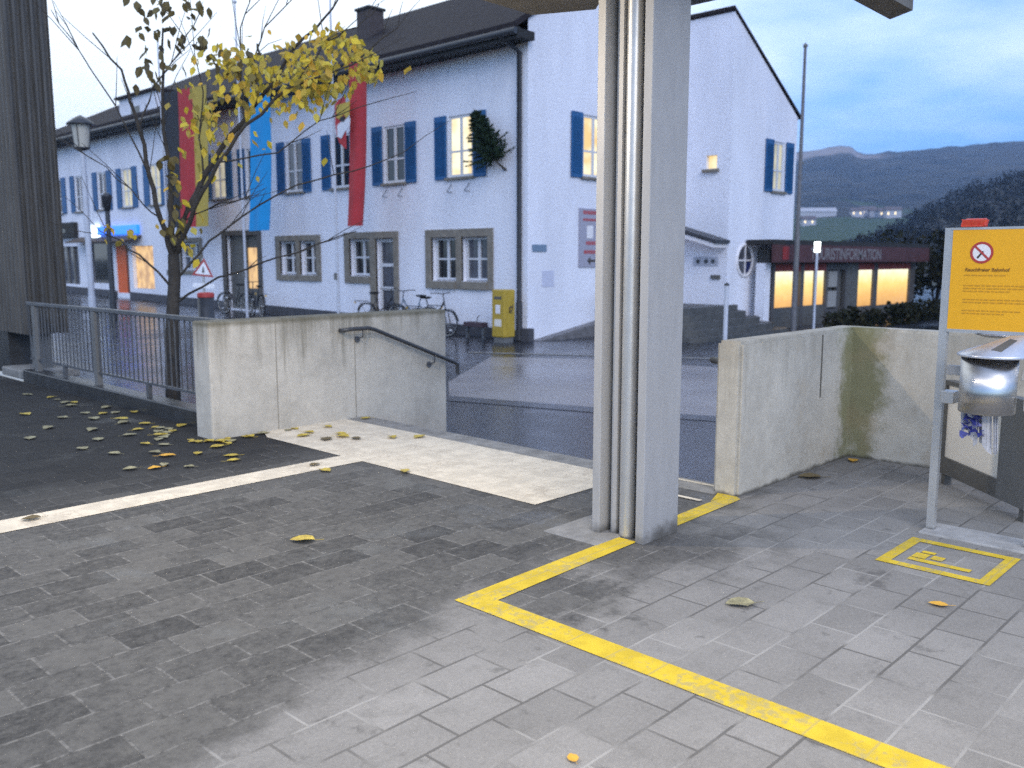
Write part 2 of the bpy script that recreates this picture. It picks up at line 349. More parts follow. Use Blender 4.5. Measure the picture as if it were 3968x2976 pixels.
def leaf_mat(name, cols, rough=0.6, trans=0.35, spec=0.3):
    m = bpy.data.materials.new(name); m.use_nodes = True; t = m.node_tree; p = t.nodes['Principled BSDF']
    g = nd(t, 'ShaderNodeNewGeometry'); r = nd(t, 'ShaderNodeValToRGB'); r.color_ramp.interpolation = 'LINEAR'
    while len(r.color_ramp.elements) < len(cols): r.color_ramp.elements.new(0.5)
    for i, c in enumerate(cols):
        r.color_ramp.elements[i].position = i / (len(cols) - 1); r.color_ramp.elements[i].color = (*c, 1)
    t.links.new(g.outputs['Random Per Island'], r.inputs[0])
    n = noise(t, g.outputs['Position'], 24, 3)
    c = mixc(t, mth(t, 'MULTIPLY', n, 0.5), r.outputs[0], (0.16, 0.10, 0.03), 'MULTIPLY')
    t.links.new(r.outputs[0], p.inputs['Base Color']); p.inputs['Roughness'].default_value = rough; p.inputs['Specular IOR Level'].default_value = spec
    if trans:
        tr = nd(t, 'ShaderNodeBsdfTranslucent'); t.links.new(r.outputs[0], tr.inputs[0])
        ms = nd(t, 'ShaderNodeMixShader'); ms.inputs[0].default_value = trans
        t.links.new(p.outputs[0], ms.inputs[1]); t.links.new(tr.outputs[0], ms.inputs[2])
        t.links.new(ms.outputs[0], t.nodes['Material Output'].inputs['Surface'])
    return m

def wet_mat(name, dark, light, r0, r1, sc=0.9, bump=0.15):
    m = bpy.data.materials.new(name); m.use_nodes = True; t = m.node_tree; p = t.nodes['Principled BSDF']
    g = nd(t, 'ShaderNodeNewGeometry'); pos = g.outputs['Position']
    n1 = noise(t, pos, sc, 6); n2 = noise(t, pos, 30, 4, 0.7); n3 = noise(t, pos, 0.33, 3)
    c = mixc(t, sstep(t, mth(t, 'ADD', mth(t, 'MULTIPLY', n1, 0.7), mth(t, 'MULTIPLY', n2, 0.3)), 0.35, 0.65), dark, light)
    t.links.new(c, p.inputs['Base Color'])
    rr = nd(t, 'ShaderNodeMapRange'); rr.inputs['From Min'].default_value = 0.38; rr.inputs['From Max'].default_value = 0.62
    rr.inputs['To Min'].default_value = r0; rr.inputs['To Max'].default_value = r1; t.links.new(mth(t, 'MULTIPLY_ADD', n1, 0.5, mth(t, 'MULTIPLY', n3, 0.5)), rr.inputs['Value'])
    t.links.new(rr.outputs[0], p.inputs['Roughness']); p.inputs['Specular IOR Level'].default_value = 0.6
    b = nd(t, 'ShaderNodeBump'); b.inputs['Strength'].default_value = bump; b.inputs['Distance'].default_value = 0.01
    t.links.new(n2, b.inputs['Height']); t.links.new(b.outputs[0], p.inputs['Normal'])
    return m

M = {}
M['paver'] = paver_mat()
M['wet'] = wet_mat('wet_asphalt', (0.012, 0.013, 0.018), (0.026, 0.028, 0.036), 0.10, 0.34)
M['road'] = wet_mat('wet_pale_road', (0.19, 0.170, 0.165), (0.28, 0.255, 0.245), 0.14, 0.38, 0.7)
M['gutter'] = wet_mat('gutter_stones', (0.02, 0.022, 0.03), (0.05, 0.055, 0.07), 0.12, 0.35, 5.0, 0.6)
M['ground'] = mat('open_ground', (0.05, 0.055, 0.04), 0.9, 0.3, 0.05)
M['cream'] = paint_mat('cream_paving', (0.78, 0.68, 0.52), (0.52, 0.44, 0.33), 0.60)
M['yellow'] = paint_mat('yellow_paint', (0.72, 0.51, 0.035), (0.42, 0.34, 0.14), 0.555)
M['kerb'] = mat('kerb_stone', (0.27, 0.255, 0.23), 0.8, 0.35, 6, bump=0.3)
M['conc'] = concrete_mat('cast_concrete', (0.485, 0.450, 0.385))
M['concmoss'] = concrete_mat('mossy_concrete', (0.50, 0.465, 0.395), True)
M['darkkerb'] = mat('dark_wet_kerb', (0.035, 0.036, 0.038), 0.35, 0.35, 5)
M['steel'] = mat('galvanised_steel', (0.42, 0.405, 0.385), 0.55, 0.07, 5, metal=0.15, stretch=(4, 4, 0.8))
M['steel2'] = mat('grey_plate', (0.37, 0.365, 0.36), 0.6, 0.07, 4, metal=0.1, stretch=(4, 4, 1.0))
M['pipe'] = mat('zinc_pipe', (0.55, 0.54, 0.52), 0.38, 0.1, 6, metal=0.6)
def foot_dirt(m, h):
    t = m.node_tree; p = t.nodes['Principled BSDF']; old = p.inputs['Base Color'].links[0].from_socket
    g = nd(t, 'ShaderNodeNewGeometry'); sx = nd(t, 'ShaderNodeSeparateXYZ'); t.links.new(g.outputs['Position'], sx.inputs[0])
    n = noise(t, g.outputs['Position'], 14, 5, 0.7); n0 = noise(t, g.outputs['Position'], 5, 4, 0.7)
    f = sstep(t, mth(t, 'ADD', sx.outputs['Z'], mth(t, 'MULTIPLY', mth(t, 'SUBTRACT', n0, 0.5), h * 2.4)), h, 0.0)
    f = mth(t, 'MULTIPLY', mth(t, 'MULTIPLY', f, 0.8), sstep(t, sx.outputs['Z'], -0.03, -0.01))
    sc2 = sstep(t, n, 0.66, 0.74); f = mth(t, 'MAXIMUM', f, mth(t, 'MULTIPLY', sc2, 0.16))
    t.links.new(mixc(t, f, old, (0.055, 0.050, 0.040)), p.inputs['Base Color'])
foot_dirt(M['steel'], 0.10); foot_dirt(M['steel2'], 0.12); foot_dirt(M['pipe'], 0.03); foot_dirt(M['concmoss'], 0.035)
M['darkmetal'] = mat('dark_painted_metal', (0.042, 0.044, 0.05), 0.45, 0.25, 8)
M['railgrey'] = mat('rail_grey', (0.13, 0.135, 0.145), 0.4, 0.25, 8, metal=0.4)
M['handrail'] = mat('handrail_grey', (0.060, 0.060, 0.062), 0.40, 0.2, 10, metal=0.3)
M['ribbed'] = mat('dark_ribbed_sheet', (0.080, 0.075, 0.068), 0.6, 0.4, 3, stretch=(8, 8, 0.5))
M['soffit'] = mat('brown_grey_soffit', (0.19, 0.172, 0.145), 0.7, 0.2, 4)
M['inox'] = mat('stainless_steel', (0.50, 0.49, 0.48), 0.30, 0.08, 3, metal=1.0, stretch=(1, 1, 30))
_t = M['inox'].node_tree; _p = _t.nodes['Principled BSDF']; _p.inputs['Anisotropic'].default_value = 0.85
_g = nd(_t, 'ShaderNodeTangent', direction_type='RADIAL', axis='Z'); _t.links.new(_g.outputs[0], _p.inputs['Tangent'])
M['stucco'] = mat('white_stucco', (0.85, 0.845, 0.90), 0.9, 0.0, 1.0, col2=(0.74, 0.735, 0.785), bump=0.7, bscale=16, spec=0.2, stretch=(1.1, 1.1, 0.35), detail=8)
M['plinth'] = mat('dark_plinth', (0.07, 0.07, 0.08), 0.7, 0.3, 3)
M['roof'] = mat('dark_roof_tiles', (0.030, 0.024, 0.026), 0.8, 0.35, 5, bump=0.5, bscale=9, spec=0.15)
M['eave'] = mat('dark_timber', (0.018, 0.016, 0.014), 0.7, 0.3, 5)
M['shutter'] = mat('blue_shutter', (0.012, 0.105, 0.27), 0.55, 0.2, 6)
M['wood_white'] = mat('white_window_wood', (0.66, 0.66, 0.68), 0.5, 0.06, 6)
M['sandstone'] = mat('grey_window_stone', (0.235, 0.205, 0.165), 0.85, 0.25, 5, bump=0.3)
M['glass'] = mat('dark_window_glass', (0.018, 0.020, 0.024), 0.06, spec=0.7)
M['glass_cool'] = mat('grey_window_glass', (0.10, 0.105, 0.125), 0.08, 0.4, 1.6, spec=0.6)
M['lit'] = emis('bright_lit_window', (1.0, 0.92, 0.66), 0.78, col2=(0.80, 0.55, 0.22), nscale=1.3)
M['dim'] = emis('curtained_lit_window', (0.80, 0.66, 0.42), 0.42, (0.2, 0.27, 0.2), col2=(0.55, 0.46, 0.30), nscale=2.5)
M['warm'] = emis('warm_lit_window', (1.0, 0.62, 0.24), 0.55, (0.2, 0.15, 0.1), col2=(0.55, 0.30, 0.12), nscale=2.4)
M['red'] = mat('red_flag_cloth', (0.46, 0.035, 0.040), 0.8, 0.15, 2)
M['gold'] = mat('gold_flag_cloth', (0.50, 0.36, 0.06), 0.8, 0.12, 2)
M['black'] = mat('black_flag_cloth', (0.020, 0.022, 0.030), 0.8, 0.2, 2)
M['blue'] = mat('blue_flag_cloth', (0.008, 0.29, 0.64), 0.8, 0.08, 2)
M['white'] = mat('white_cloth', (0.72, 0.72, 0.76), 0.8, 0.05, 3)
M['polewhite'] = mat('pale_pole_paint', (0.52, 0.54, 0.60), 0.45, 0.08, 4)
M['bark'] = mat('young_bark', (0.042, 0.036, 0.030), 0.85, 0.4, 14, bump=0.4)
M['leaf'] = leaf_mat('autumn_leaves', [(0.20, 0.16, 0.05), (0.44, 0.35, 0.07), (0.70, 0.52, 0.05), (0.76, 0.60, 0.06), (0.50, 0.43, 0.09), (0.72, 0.43, 0.05), (0.32, 0.30, 0.09)])
M['leaf_olive'] = leaf_mat('olive_brown_leaves', [(0.085, 0.065, 0.03), (0.14, 0.11, 0.035), (0.10, 0.085, 0.05)], 0.7, 0.15)
M['fallen'] = mat('fallen_yellow_leaf', (0.62, 0.47, 0.06), 0.55, 0, 28, col2=(0.34, 0.24, 0.04))
M['fallen_pale'] = mat('fallen_pale_leaf', (0.40, 0.36, 0.20), 0.55, 0, 26, col2=(0.17, 0.15, 0.08))
M['fallen_orange'] = leaf_mat('fallen_orange_leaf', [(0.66, 0.34, 0.05), (0.70, 0.40, 0.05)], 0.6, 0)
M['fallen_brown'] = leaf_mat('fallen_brown_leaf', [(0.12, 0.09, 0.05), (0.17, 0.13, 0.06)], 0.7, 0)
M['fir'] = leaf_mat('fir_needles', [(0.012, 0.026, 0.016), (0.040, 0.066, 0.034), (0.022, 0.042, 0.024)], 0.8, 0, 0.1)
M['hedge'] = leaf_mat('hedge_leaves', [(0.010, 0.013, 0.008), (0.030, 0.027, 0.013), (0.015, 0.019, 0.010), (0.024, 0.023, 0.011)], 0.8, 0, 0.1)
M['woods'] = leaf_mat('hill_wood', [(0.014, 0.015, 0.014), (0.030, 0.027, 0.021), (0.020, 0.022, 0.018), (0.026, 0.021, 0.020)], 1.0, 0, 0.02)
M['signyellow'] = mat('yellow_sign_panel', (0.86, 0.42, 0.008), 0.5, 0.04, 5)
M['ink'] = mat('dark_lettering', (0.06, 0.045, 0.035), 0.7)
M['inkhead'] = mat('brown_heading', (0.24, 0.115, 0.015), 0.7)
M['inklight'] = mat('faded_lettering', (0.56, 0.28, 0.015), 0.7)
M['signred'] = mat('prohibition_red', (0.42, 0.045, 0.04), 0.6)
M['signwhite'] = mat('sign_white', (0.80, 0.76, 0.76), 0.5)
M['postyellow'] = mat('mailbox_yellow', (0.46, 0.31, 0.030), 0.5, 0.15, 4)
M['redbox'] = mat('crumpled_red_pack', (0.60, 0.030, 0.018), 0.45, 0.0, 60, col2=(0.62, 0.09, 0.04))
M['rubber'] = mat('black_rubber', (0.015, 0.015, 0.017), 0.7)
M['reflector'] = mat('white_reflector', (0.90, 0.90, 0.92), 0.25)
M['amber'] = mat('amber_reflector', (0.85, 0.52, 0.05), 0.3)
M['fascia'] = mat('dark_red_fascia', (0.075, 0.024, 0.024), 0.6, 0.25, 3)
M['fascialet'] = mat('pale_fascia_letters', (0.19, 0.17, 0.17), 0.6)
M['orange'] = mat('orange_red_door', (0.78, 0.115, 0.012), 0.5, 0.15, 2)
M['signgrey'] = mat('grey_info_panel', (0.36, 0.35, 0.42), 0.5)
M['textred'] = mat('red_sign_text', (0.42, 0.08, 0.09), 0.6)
M['panelwhite'] = mat('cream_panel', (0.78, 0.72, 0.62), 0.5)
M['frame_dark'] = mat('dark_frame', (0.11, 0.105, 0.095), 0.5, 0.2, 6)
M['frame_grey'] = mat('grey_frame', (0.15, 0.147, 0.14), 0.5, 0.1, 6)
M['plast'] = mat('clear_film', (0.50, 0.50, 0.53), 0.3, 0.2, 30)
M['wrapblue'] = mat('blue_wrapper', (0.045, 0.055, 0.26), 0.35, 0.5, 40)
M['lampglass'] = mat('milky_lantern_glass', (0.50, 0.47, 0.40), 0.3)
M['lamphead'] = emis('lit_lamp_diffuser', (1.0, 0.98, 0.92), 6.0, (0.8, 0.8, 0.8))
M['whitelamp'] = emis('lit_post_lamp', (0.92, 1.0, 0.98), 2.6, (0.8, 0.8, 0.8))
M['bluesign'] = emis('lit_blue_sign', (0.01, 0.16, 1.0), 1.3, (0.02, 0.05, 0.3))
M['whitesign'] = emis('lit_white_logo', (0.75, 0.92, 1.0), 1.8, (0.5, 0.5, 0.5))
M['grass'] = mat('hill_grass', (0.050, 0.085, 0.035), 0.9, 0.3, 0.02)

# ------------------------------------------------------------------ ground, platform, road
def gz(x, y):
    """height of the station square: nearly level, rising gently towards the far end of the long house"""
    return -0.5 + 0.0165 * max(0.0, min(y, 60) - 15.6)
def grid_sheet(xs, ys, dz=0.0):
    mb = MB(); vs = [(x, y, gz(x, y) + dz) for y in ys for x in xs]; n = len(xs)
    mb.add(vs, [[j * n + i, j * n + i + 1, (j + 1) * n + i + 1, (j + 1) * n + i] for j in range(len(ys) - 1) for i in range(n - 1)])
    return mb
g = MB(); N = 64
g.add([(0, 0, -0.62)] + [(4500 * math.cos(2 * math.pi * i / N), 4500 * math.sin(2 * math.pi * i / N), -0.62) for i in range(N)],
      [[0, 1 + i, 1 + (i + 1) % N] for i in range(N)])
struct('ground', g, M['ground'])
struct('square', grid_sheet([4.26, 8, 12, 17, 25, 40, 70], [-20, 0, 8, 15.6, 20, 30, 40, 60]), M['wet'])
struct('road', MB().quad((10.34, 11.36, -0.496), (9.275, 10.177, -0.496), (9.97, 7.86, -0.496), (10.36, 6.61, -0.496), (10.56, 6.19, -0.496),
       (11.6, 3.0, -0.496), (17.5, 3.4, -0.496), (15.35, 8.98, -0.496), (15.3, 9.58, -0.496), (14.87, 11.73, -0.496), (13.66, 13.65, -0.496)), M['road'])
gut = MB()
gp = [(9.2, 10.5), (9.275, 10.177), (9.97, 7.86), (10.36, 6.61), (10.56, 6.19), (11.6, 3.0)]
for a, b in zip(gp[:-1], gp[1:]):
    gut.quad((a[0] - 0.42, a[1] - 0.05, -0.494), (b[0] - 0.42, b[1] - 0.05, -0.494), (b[0], b[1], -0.494), (a[0], a[1], -0.494))
struct('gutter', gut, M['gutter'])
kb = MB()
for (x0, y0, x1, y1) in [(13.9, 14.6, 16.9, 9.4)]:
    for i in range(10):
        a = i / 10; b = (i + 0.96) / 10
        kb.quad((x0 + (x1 - x0) * a, y0 + (y1 - y0) * a, -0.492), (x0 + (x1 - x0) * b, y0 + (y1 - y0) * b, -0.492),
                (x0 + (x1 - x0) * b + 0.16, y0 + (y1 - y0) * b + 0.09, -0.492), (x0 + (x1 - x0) * a + 0.16, y0 + (y1 - y0) * a + 0.09, -0.492))
struct('kerb_line', kb, M['kerb'])

pl = MB()
for (x0, x1, y0, y1) in [(-8, 5.30, 2.98, 7.35), (-8, 7.12, -8, 2.98), (-8, 4.05, 7.35, 30)]:
    pl.quad((x0, y0, 0), (x1, y0, 0), (x1, y1, 0), (x0, y1, 0))
struct('platform_paving', pl, M['paver'])
# cream guidance paving: narrow strip across the platform and the wide field by the stairs
cr = MB()
cr.quad((4.25, 3.84, 0.004), (5.30, 3.84, 0.004), (5.30, 7.35, 0.004), (4.36, 7.35, 0.004), (4.25, 7.1, 0.004))
cr.quad((-8, 5.70, 0.004), (4.25, 5.70, 0.004), (4.25, 5.985, 0.004), (-8, 5.985, 0.004))
struct('cream_paving_strip', cr, M['cream'])
# yellow paint: corner line of the smoking area, small square with a cigarette pictogram
yl = MB()
yl.quad((2.665, -6, 0.004), (2.815, -6, 0.004), (2.895, 2.85, 0.004), (2.755, 3.0, 0.004))
yl.quad((2.755, 3.0, 0.004), (2.895, 2.85, 0.004), (4.07, 2.895, 0.004), (4.07, 3.03, 0.004))
yl.quad((4.41, 2.90, 0.004), (5.30, 2.93, 0.004), (5.30, 3.05, 0.004), (4.41, 3.02, 0.004))
yl.quad((5.30, 2.93, 0.004), (5.345, 2.985, 0.004), (5.345, 3.13, 0.004), (5.12, 3.05, 0.004), (5.30, 3.05, 0.004))
struct('yellow_line', yl, M['yellow'])
ys = MB(); x0, x1, y0, y1, w = 4.70, 5.25, 1.225, 1.79, 0.062
for a, b, c, d in [(x0, x0 + w, y0, y1), (x1 - w, x1, y0, y1), (x0 + w, x1 - w, y0, y0 + w), (x0 + w, x1 - w, y1 - w, y1)]:
    ys.quad((a, c, 0.004), (b, c, 0.004), (b, d, 0.004), (a, d, 0.004))
for a, b, c, d in [(4.835, 4.885, 1.36, 1.675), (4.895, 4.985, 1.60, 1.672), (4.915, 4.985, 1.52, 1.582), (5.0, 5.04, 1.585, 1.655)]:
    ys.quad((a, c, 0.004), (b, c, 0.004), (b, d, 0.004), (a, d, 0.004))
struct('yellow_pictogram', ys, M['yellow'])
# worn cream dashes on the top stair edge beside the right wall
cd = MB()
cd.quad((5.06, 3.10, 0.008), (5.10, 3.10, 0.008), (5.10, 3.80, 0.008), (5.06, 3.80, 0.008))
cd.quad((5.46, 3.17, 0.008), (5.50, 3.17, 0.008), (5.50, 3.55, 0.008), (5.46, 3.55, 0.008))
struct('stair_edge_marking', cd, M['cream'])
st = MB()
st.box((5.30, 3.14, -0.60), (5.55, 7.35, 0.006), 0.012)
struct('kerb', st, M['kerb'])
sp = MB()
for i in range(2):
    sp.box((5.55 + 0.34 * i, 3.16, -0.60), (5.89 + 0.34 * i, 7.35, -0.165 * (i + 1)), 0.01)
struct('stairs', sp, M['kerb'])
sb = MB().box((4.05, 7.67, -0.60), (4.26, 12.75, 0.16), 0.012)
struct('railing_kerb', sb, M['darkkerb'])
struct('pillar_footing', MB().box((3.86, 3.02, -0.2), (4.46, 3.42, 0.006), 0.004), mat('pale_footing', (0.26, 0.25, 0.235), 0.85, 0.3, 8))

# ------------------------------------------------------------------ concrete walls
wl_ = MB().box((3.855, 7.35, -0.6), (6.665, 7.65, 1.05), 0.018)
wlo = tag(wl_.build('concrete_wall', M['conc']), 'streaked low concrete wall with the sloping dark handrail', 'wall')
wj = MB()
jm_ = mat('wall_joint', (0.24, 0.22, 0.18), 0.9)
for x in (4.52, 5.42): MB().box((x, 7.347, 0.0), (x + 0.007, 7.3485, 1.02)).build('joint', jm_, wlo)
wr = MB()
wr.prism([(5.345, 2.985, 0), (7.12, 2.985, 0), (7.12, -3.0, 0), (7.31, -3.0, 0), (7.31, 3.175, 0), (5.345, 3.175, 0)], (0, 0, 1.055))
wr.prism([(5.345, 2.985, -0.6), (7.12, 2.985, -0.6), (7.12, -3.0, -0.6), (7.31, -3.0, -0.6), (7.31, 3.175, -0.6), (5.345, 3.175, -0.6)], (0, 0, 0.6))
wro = tag(wr.build('concrete_wall', M['concmoss']), 'pale L-shaped concrete wall with green moss in its corner', 'wall')
bm = bmesh.new(); bm.from_mesh(wro.data); bmesh.ops.remove_doubles(bm, verts=bm.verts, dist=1e-4)
bmesh.ops.bevel(bm, geom=[e for e in bm.edges if all(v.co.z > 1.0 for v in e.verts) or (abs(e.verts[0].co.x - e.verts[1].co.x) < 1e-4 and abs(e.verts[0].co.y - e.verts[1].co.y) < 1e-4 and e.verts[0].co.x < 5.5)], offset=0.022, segments=2, affect='EDGES')
bm.to_mesh(wro.data); bm.free()
MB().box((6.55, 2.981, 0.55), (6.567, 2.9835, 1.03)).build('joint', mat('dark_wall_joint_short', (0.11, 0.10, 0.08), 0.9), wro)

# handrail on the left wall
hr = thing('handrail', 'dark tubular handrail sloping down the streaked concrete wall', 'handrail', (5.24, 7.25, 0.6))
MB().tube([(5.24, 7.335, 0.90), (5.24, 7.27, 0.905), (5.30, 7.25, 0.915), (5.52, 7.25, 0.915), (5.60, 7.25, 0.895), (6.68, 7.25, 0.475), (6.74, 7.25, 0.45), (6.74, 7.25, 0.33)], 0.021, n=10).build('rail', M['handrail'], hr)
for x, z in ((5.45, 0.90), (6.40, 0.565)):
    MB().tube([(x, 7.25, z), (x, 7.25, z - 0.07), (x, 7.345, z - 0.10)], 0.008, n=8).tube([(x, 7.335, z - 0.10), (x, 7.349, z - 0.10)], 0.032, n=12).build('bracket', M['railgrey'], hr)

# ------------------------------------------------------------------ railing beside the platform
ra = thing('railing', 'grey steel bar railing left of the streaked concrete wall', 'railing', (4.15, 9.9, 0.16))
FX = 4.155
MB().box((FX - 0.025, 7.66, 1.005), (FX + 0.025, 12.70, 1.05), 0.006).build('top_rail', M['railgrey'], ra)
MB().box((FX - 0.015, 7.66, 0.29), (FX + 0.015, 12.70, 0.315)).build('bottom_rail', M['railgrey'], ra)
for y in (7.85, 10.55, 12.45):
    MB().box((FX - 0.03, y - 0.045, 0.16), (FX + 0.03, y + 0.045, 1.005)).build('post', M['frame_grey'], ra)
for y in (9.25, 11.55):
    MB().box((FX - 0.02, y - 0.03, 0.16), (FX + 0.02, y + 0.03, 0.30)).build('foot', M['railgrey'], ra)
b0 = MB().box((FX - 0.006, 7.72, 0.315), (FX + 0.006, 7.732, 1.005)).build('baluster', M['railgrey'], ra)
y = 7.72 + 0.11; bi = 0
while y < 12.68:
    if all(abs(y + 0.006 - p) > 0.06 for p in (7.85, 10.55, 12.45)):
        c = b0.copy(); COL.objects.link(c); c.location = (b0.location.x, b0.location.y + y - 7.72, b0.location.z)
    y += 0.11

# ------------------------------------------------------------------ near pillar and canopy
P1 = thing('canopy_pillar', 'tall grey steel canopy pillar standing on the yellow line', 'pillar', (4.22, 3.02, 0))
H = 4.3
MB().box((4.05, 2.838, 0), (4.40, 2.893, H), 0.004).build('flange', M['steel2'], P1)
MB().box((4.05, 3.150, 0), (4.40, 3.205, H), 0.004).build('flange', M['steel'], P1)
MB().box((4.215, 2.893, 0), (4.240, 3.150, H)).build('web', M['steel2'], P1)
MB().box((4.105, 3.070, 0), (4.215, 3.082, H)).box((4.105, 3.082, 0), (4.112, 3.108, H)).build('cover_strip', M['steel'], P1)
MB().box((4.16, 2.893, 0), (4.215, 2.935, H)).build('cover_strip', M['steel2'], P1)
MB().tube([(4.125, 3.005, 0), (4.125, 3.005, H)], 0.045, n=20).build('downpipe', M['pipe'], P1)
cn = thing('canopy', 'brown grey platform roof carried by the near pillar', 'canopy', (4.3, 3.4, 3.3))
poly = [(3.2, 4.40), (4.86, 4.43), (5.05, 4.02), (4.62, 3.55), (4.62, 2.62), (6.70, 2.665), (6.57, 2.46), (3.2, 2.42)]
MB().prism([(x * 0.99, y * 0.99, 3.272) for x, y in poly], (0, 0, 0.05)).build('soffit', M['soffit'], cn)
MB().prism([(x * 0.99, y * 0.99, 3.324) for x, y in poly], (0, 0, 0.24)).build('fascia', M['soffit'], cn)
MB().box((3.6, 2.45, 3.594), (6.4, 4.35, 3.65)).build('roof', M['darkmetal'], cn)

# far pillar with its ribbed casing
P2 = thing('canopy_pillar', 'dark ribbed pillar at the far end of the railing', 'pillar', (4.45, 13.15, 0))
rb = MB(); yy = 12.86; k = 0
pts = []
x0, x1, y0, y1 = 4.18, 4.72, 12.88, 14.9
def ribline(a, b, n):
    o = []
    for i in range(n):
        for q, dd in ((0.0, 0.0), (0.28, 0.0), (0.42, 0.05), (0.86, 0.05)):
            f = (i + q) / n; o.append((a[0] + (b[0] - a[0]) * f, a[1] + (b[1] - a[1]) * f, dd))
    return o
loop = []
for a, b, nx, ny in [((x0, y1), (x0, y0), 1, 0), ((x0, y0), (x1, y0), 0, 1), ((x1, y0), (x1, y1), -1, 0), ((x1, y1), (x0, y1), 0, -1)]:
    for (px, py, dd) in ribline(a, b, 5 if abs(a[0] - b[0]) > 0.1 else 14): loop.append((px + nx * dd, py + ny * dd))
rb.prism([(x, y, 0.60) for x, y in loop], (0, 0, 6.0)).build('casing', M['ribbed'], P2)
MB().box((4.36, 13.05, 0.12), (4.54, 13.30, 0.598)).build('post', M['frame_grey'], P2)
MB().box((4.10, 12.80, 0.0), (4.80, 13.75, 0.12), 0.02).build('foot', M['kerb'], P2)
MB().box((4.22, 13.76, 0.0), (4.70, 19.0, 0.598)).build('base_wall', M['darkkerb'], P2)
MB().tube([(4.45, 13.24, 6.6), (4.45, 13.24, 7.0)], 0.12).build('cap', M['darkmetal'], P2)

# ------------------------------------------------------------------ lit platform lamp
LX, LY, LZ = 2.345, 4.86, 3.055
lm = thing('platform_lamp', 'lit white platform lamp hanging at the top among the leaves', 'lamp', (LX, LY, 3.0))
MB().tube([(3.4, 4.2, 3.50), (2.9, 4.5, 3.52), (LX, LY, 3.48), (LX, LY, 3.24)], 0.02).build('arm', M['darkmetal'], lm)
MB().lathe([(0.0, 0.20), (0.05, 0.19), (0.085, 0.10), (0.092, 0.062)], (LX, LY, LZ)).build('hood', M['darkmetal'], lm)
MB().lathe([(0.090, 0.060), (0.088, 0.02), (0.070, -0.022), (0.040, -0.043), (0.0, -0.048)], (LX, LY, LZ)).build('diffuser', M['lamphead'], lm)
ld = bpy.data.lights.new('platform_lamp_light', 'POINT'); ld.shadow_soft_size = 0.03; ld.energy = 150; ld.color = (1.0, 0.86, 0.66)
lo = bpy.data.objects.new('platform_lamp_light', ld); COL.objects.link(lo); lo.parent = lm; lo.location = Vector((LX, LY, LZ - 0.082)) - lm.location
# unseen strip light added above the camera to brighten the foreground softly
sl2 = thing('fill_strip', 'long strip light added out of view to brighten the foreground', 'lamp', (1.0, -1.2, 3.4))
MB().box((0.85, -3.2, 3.44), (1.15, 0.8, 3.52), 0.01).build('housing', M['frame_grey'], sl2)
MB().box((0.88, -3.17, 3.425), (1.12, 0.77, 3.4385)).build('diffuser', emis('fill_strip_diffuser', (1.0, 0.93, 0.80), 3.0, (0.8, 0.8, 0.8)), sl2)
for y in (-2.6, 0.2): MB().tube([(1.0, y, 3.52), (1.0, y, 4.0)], 0.012).build('hanger', M['darkmetal'], sl2)
l2 = bpy.data.lights.new('fill_strip_light', 'AREA'); l2.shape = 'RECTANGLE'; l2.size = 0.22; l2.size_y = 3.9; l2.energy = 140; l2.color = (1.0, 0.90, 0.74)
l2o = bpy.data.objects.new('fill_strip_light', l2); COL.objects.link(l2o); l2o.parent = sl2; l2o.location = (0.0, 0.0, 0.018)

# ------------------------------------------------------------------ notice board with ash bin
nb = thing('notice_board', 'yellow no-smoking notice board on two steel posts', 'notice board', (5.46, 1.50, 0))
for y in (1.765, 1.245):
    MB().box((5.45, y - 0.022, 0.0), (5.49, y + 0.022, 1.775)).build('post', M['pipe'], nb)
MB().box((5.446, 1.268, 1.205), (5.484, 1.742, 1.762)).build('panel', M['signyellow'], nb)
MB().box((5.444, 1.2625, 1.762), (5.486, 1.7475, 1.775)).build('top_frame', M['pipe'], nb); MB().box((5.444, 1.2625, 1.188), (5.486, 1.7475, 1.205)).build('bottom_frame', M['pipe'], nb)
ring = MB(); n = 28
cy, cz, xr = 1.585, 1.635, 5.4435
for r0, r1, xx in ((0.047, 0.060, xr),):
    vs = []
    for i in range(n):
        t = 2 * math.pi * i / n; vs += [(xx, cy + r0 * math.cos(t), cz + r0 * math.sin(t)), (xx, cy + r1 * math.cos(t), cz + r1 * math.sin(t))]
    ring.add(vs, [[2 * i, 2 * i + 1, (2 * i + 3) % (2 * n), (2 * i + 2) % (2 * n)] for i in range(n)])
ring.quad((xr - 0.0008, cy + 0.038, cz + 0.030), (xr - 0.0008, cy + 0.030, cz + 0.038), (xr - 0.0008, cy - 0.038, cz - 0.030), (xr - 0.0008, cy - 0.030, cz - 0.038))
ring.build('prohibition_ring', M['signred'], nb)
MB().add([(5.4443, cy + 0.048 * math.cos(2 * math.pi * i / n), cz + 0.048 * math.sin(2 * math.pi * i / n)) for i in range(n)], [list(range(n))]).build('pictogram', M['signwhite'], nb)
MB().quad((5.4438, cy + 0.026, cz - 0.026), (5.4438, cy + 0.018, cz - 0.034), (5.4438, cy - 0.012, cz + 0.004), (5.4438, cy - 0.004, cz + 0.010)).build('cigarette', M['ink'], nb)
text('heading', 'Rauchfreier Bahnhof', 0.0275, M['inkhead'], nb, (5.4435, 1.665, 1.532), M_NX, 0.0006, bold=0.0004)
for i, (z, l) in enumerate([(1.507, 0.21), (1.450, 0.30), (1.434, 0.32), (1.418, 0.24), (1.372, 0.31), (1.356, 0.33), (1.310, 0.29), (1.294, 0.22)]):
    yy = 1.668; tl = MB()
    rnd = random.Random(i)
    while yy > 1.668 - l:
        w = rnd.uniform(0.012, 0.035); tl.quad((5.4436, yy, z), (5.4436, yy - w, z), (5.4436, yy - w, z + 0.006), (5.4436, yy, z + 0.006)); yy -= w + 0.006
    tl.build('text_line', M['inklight'], nb)
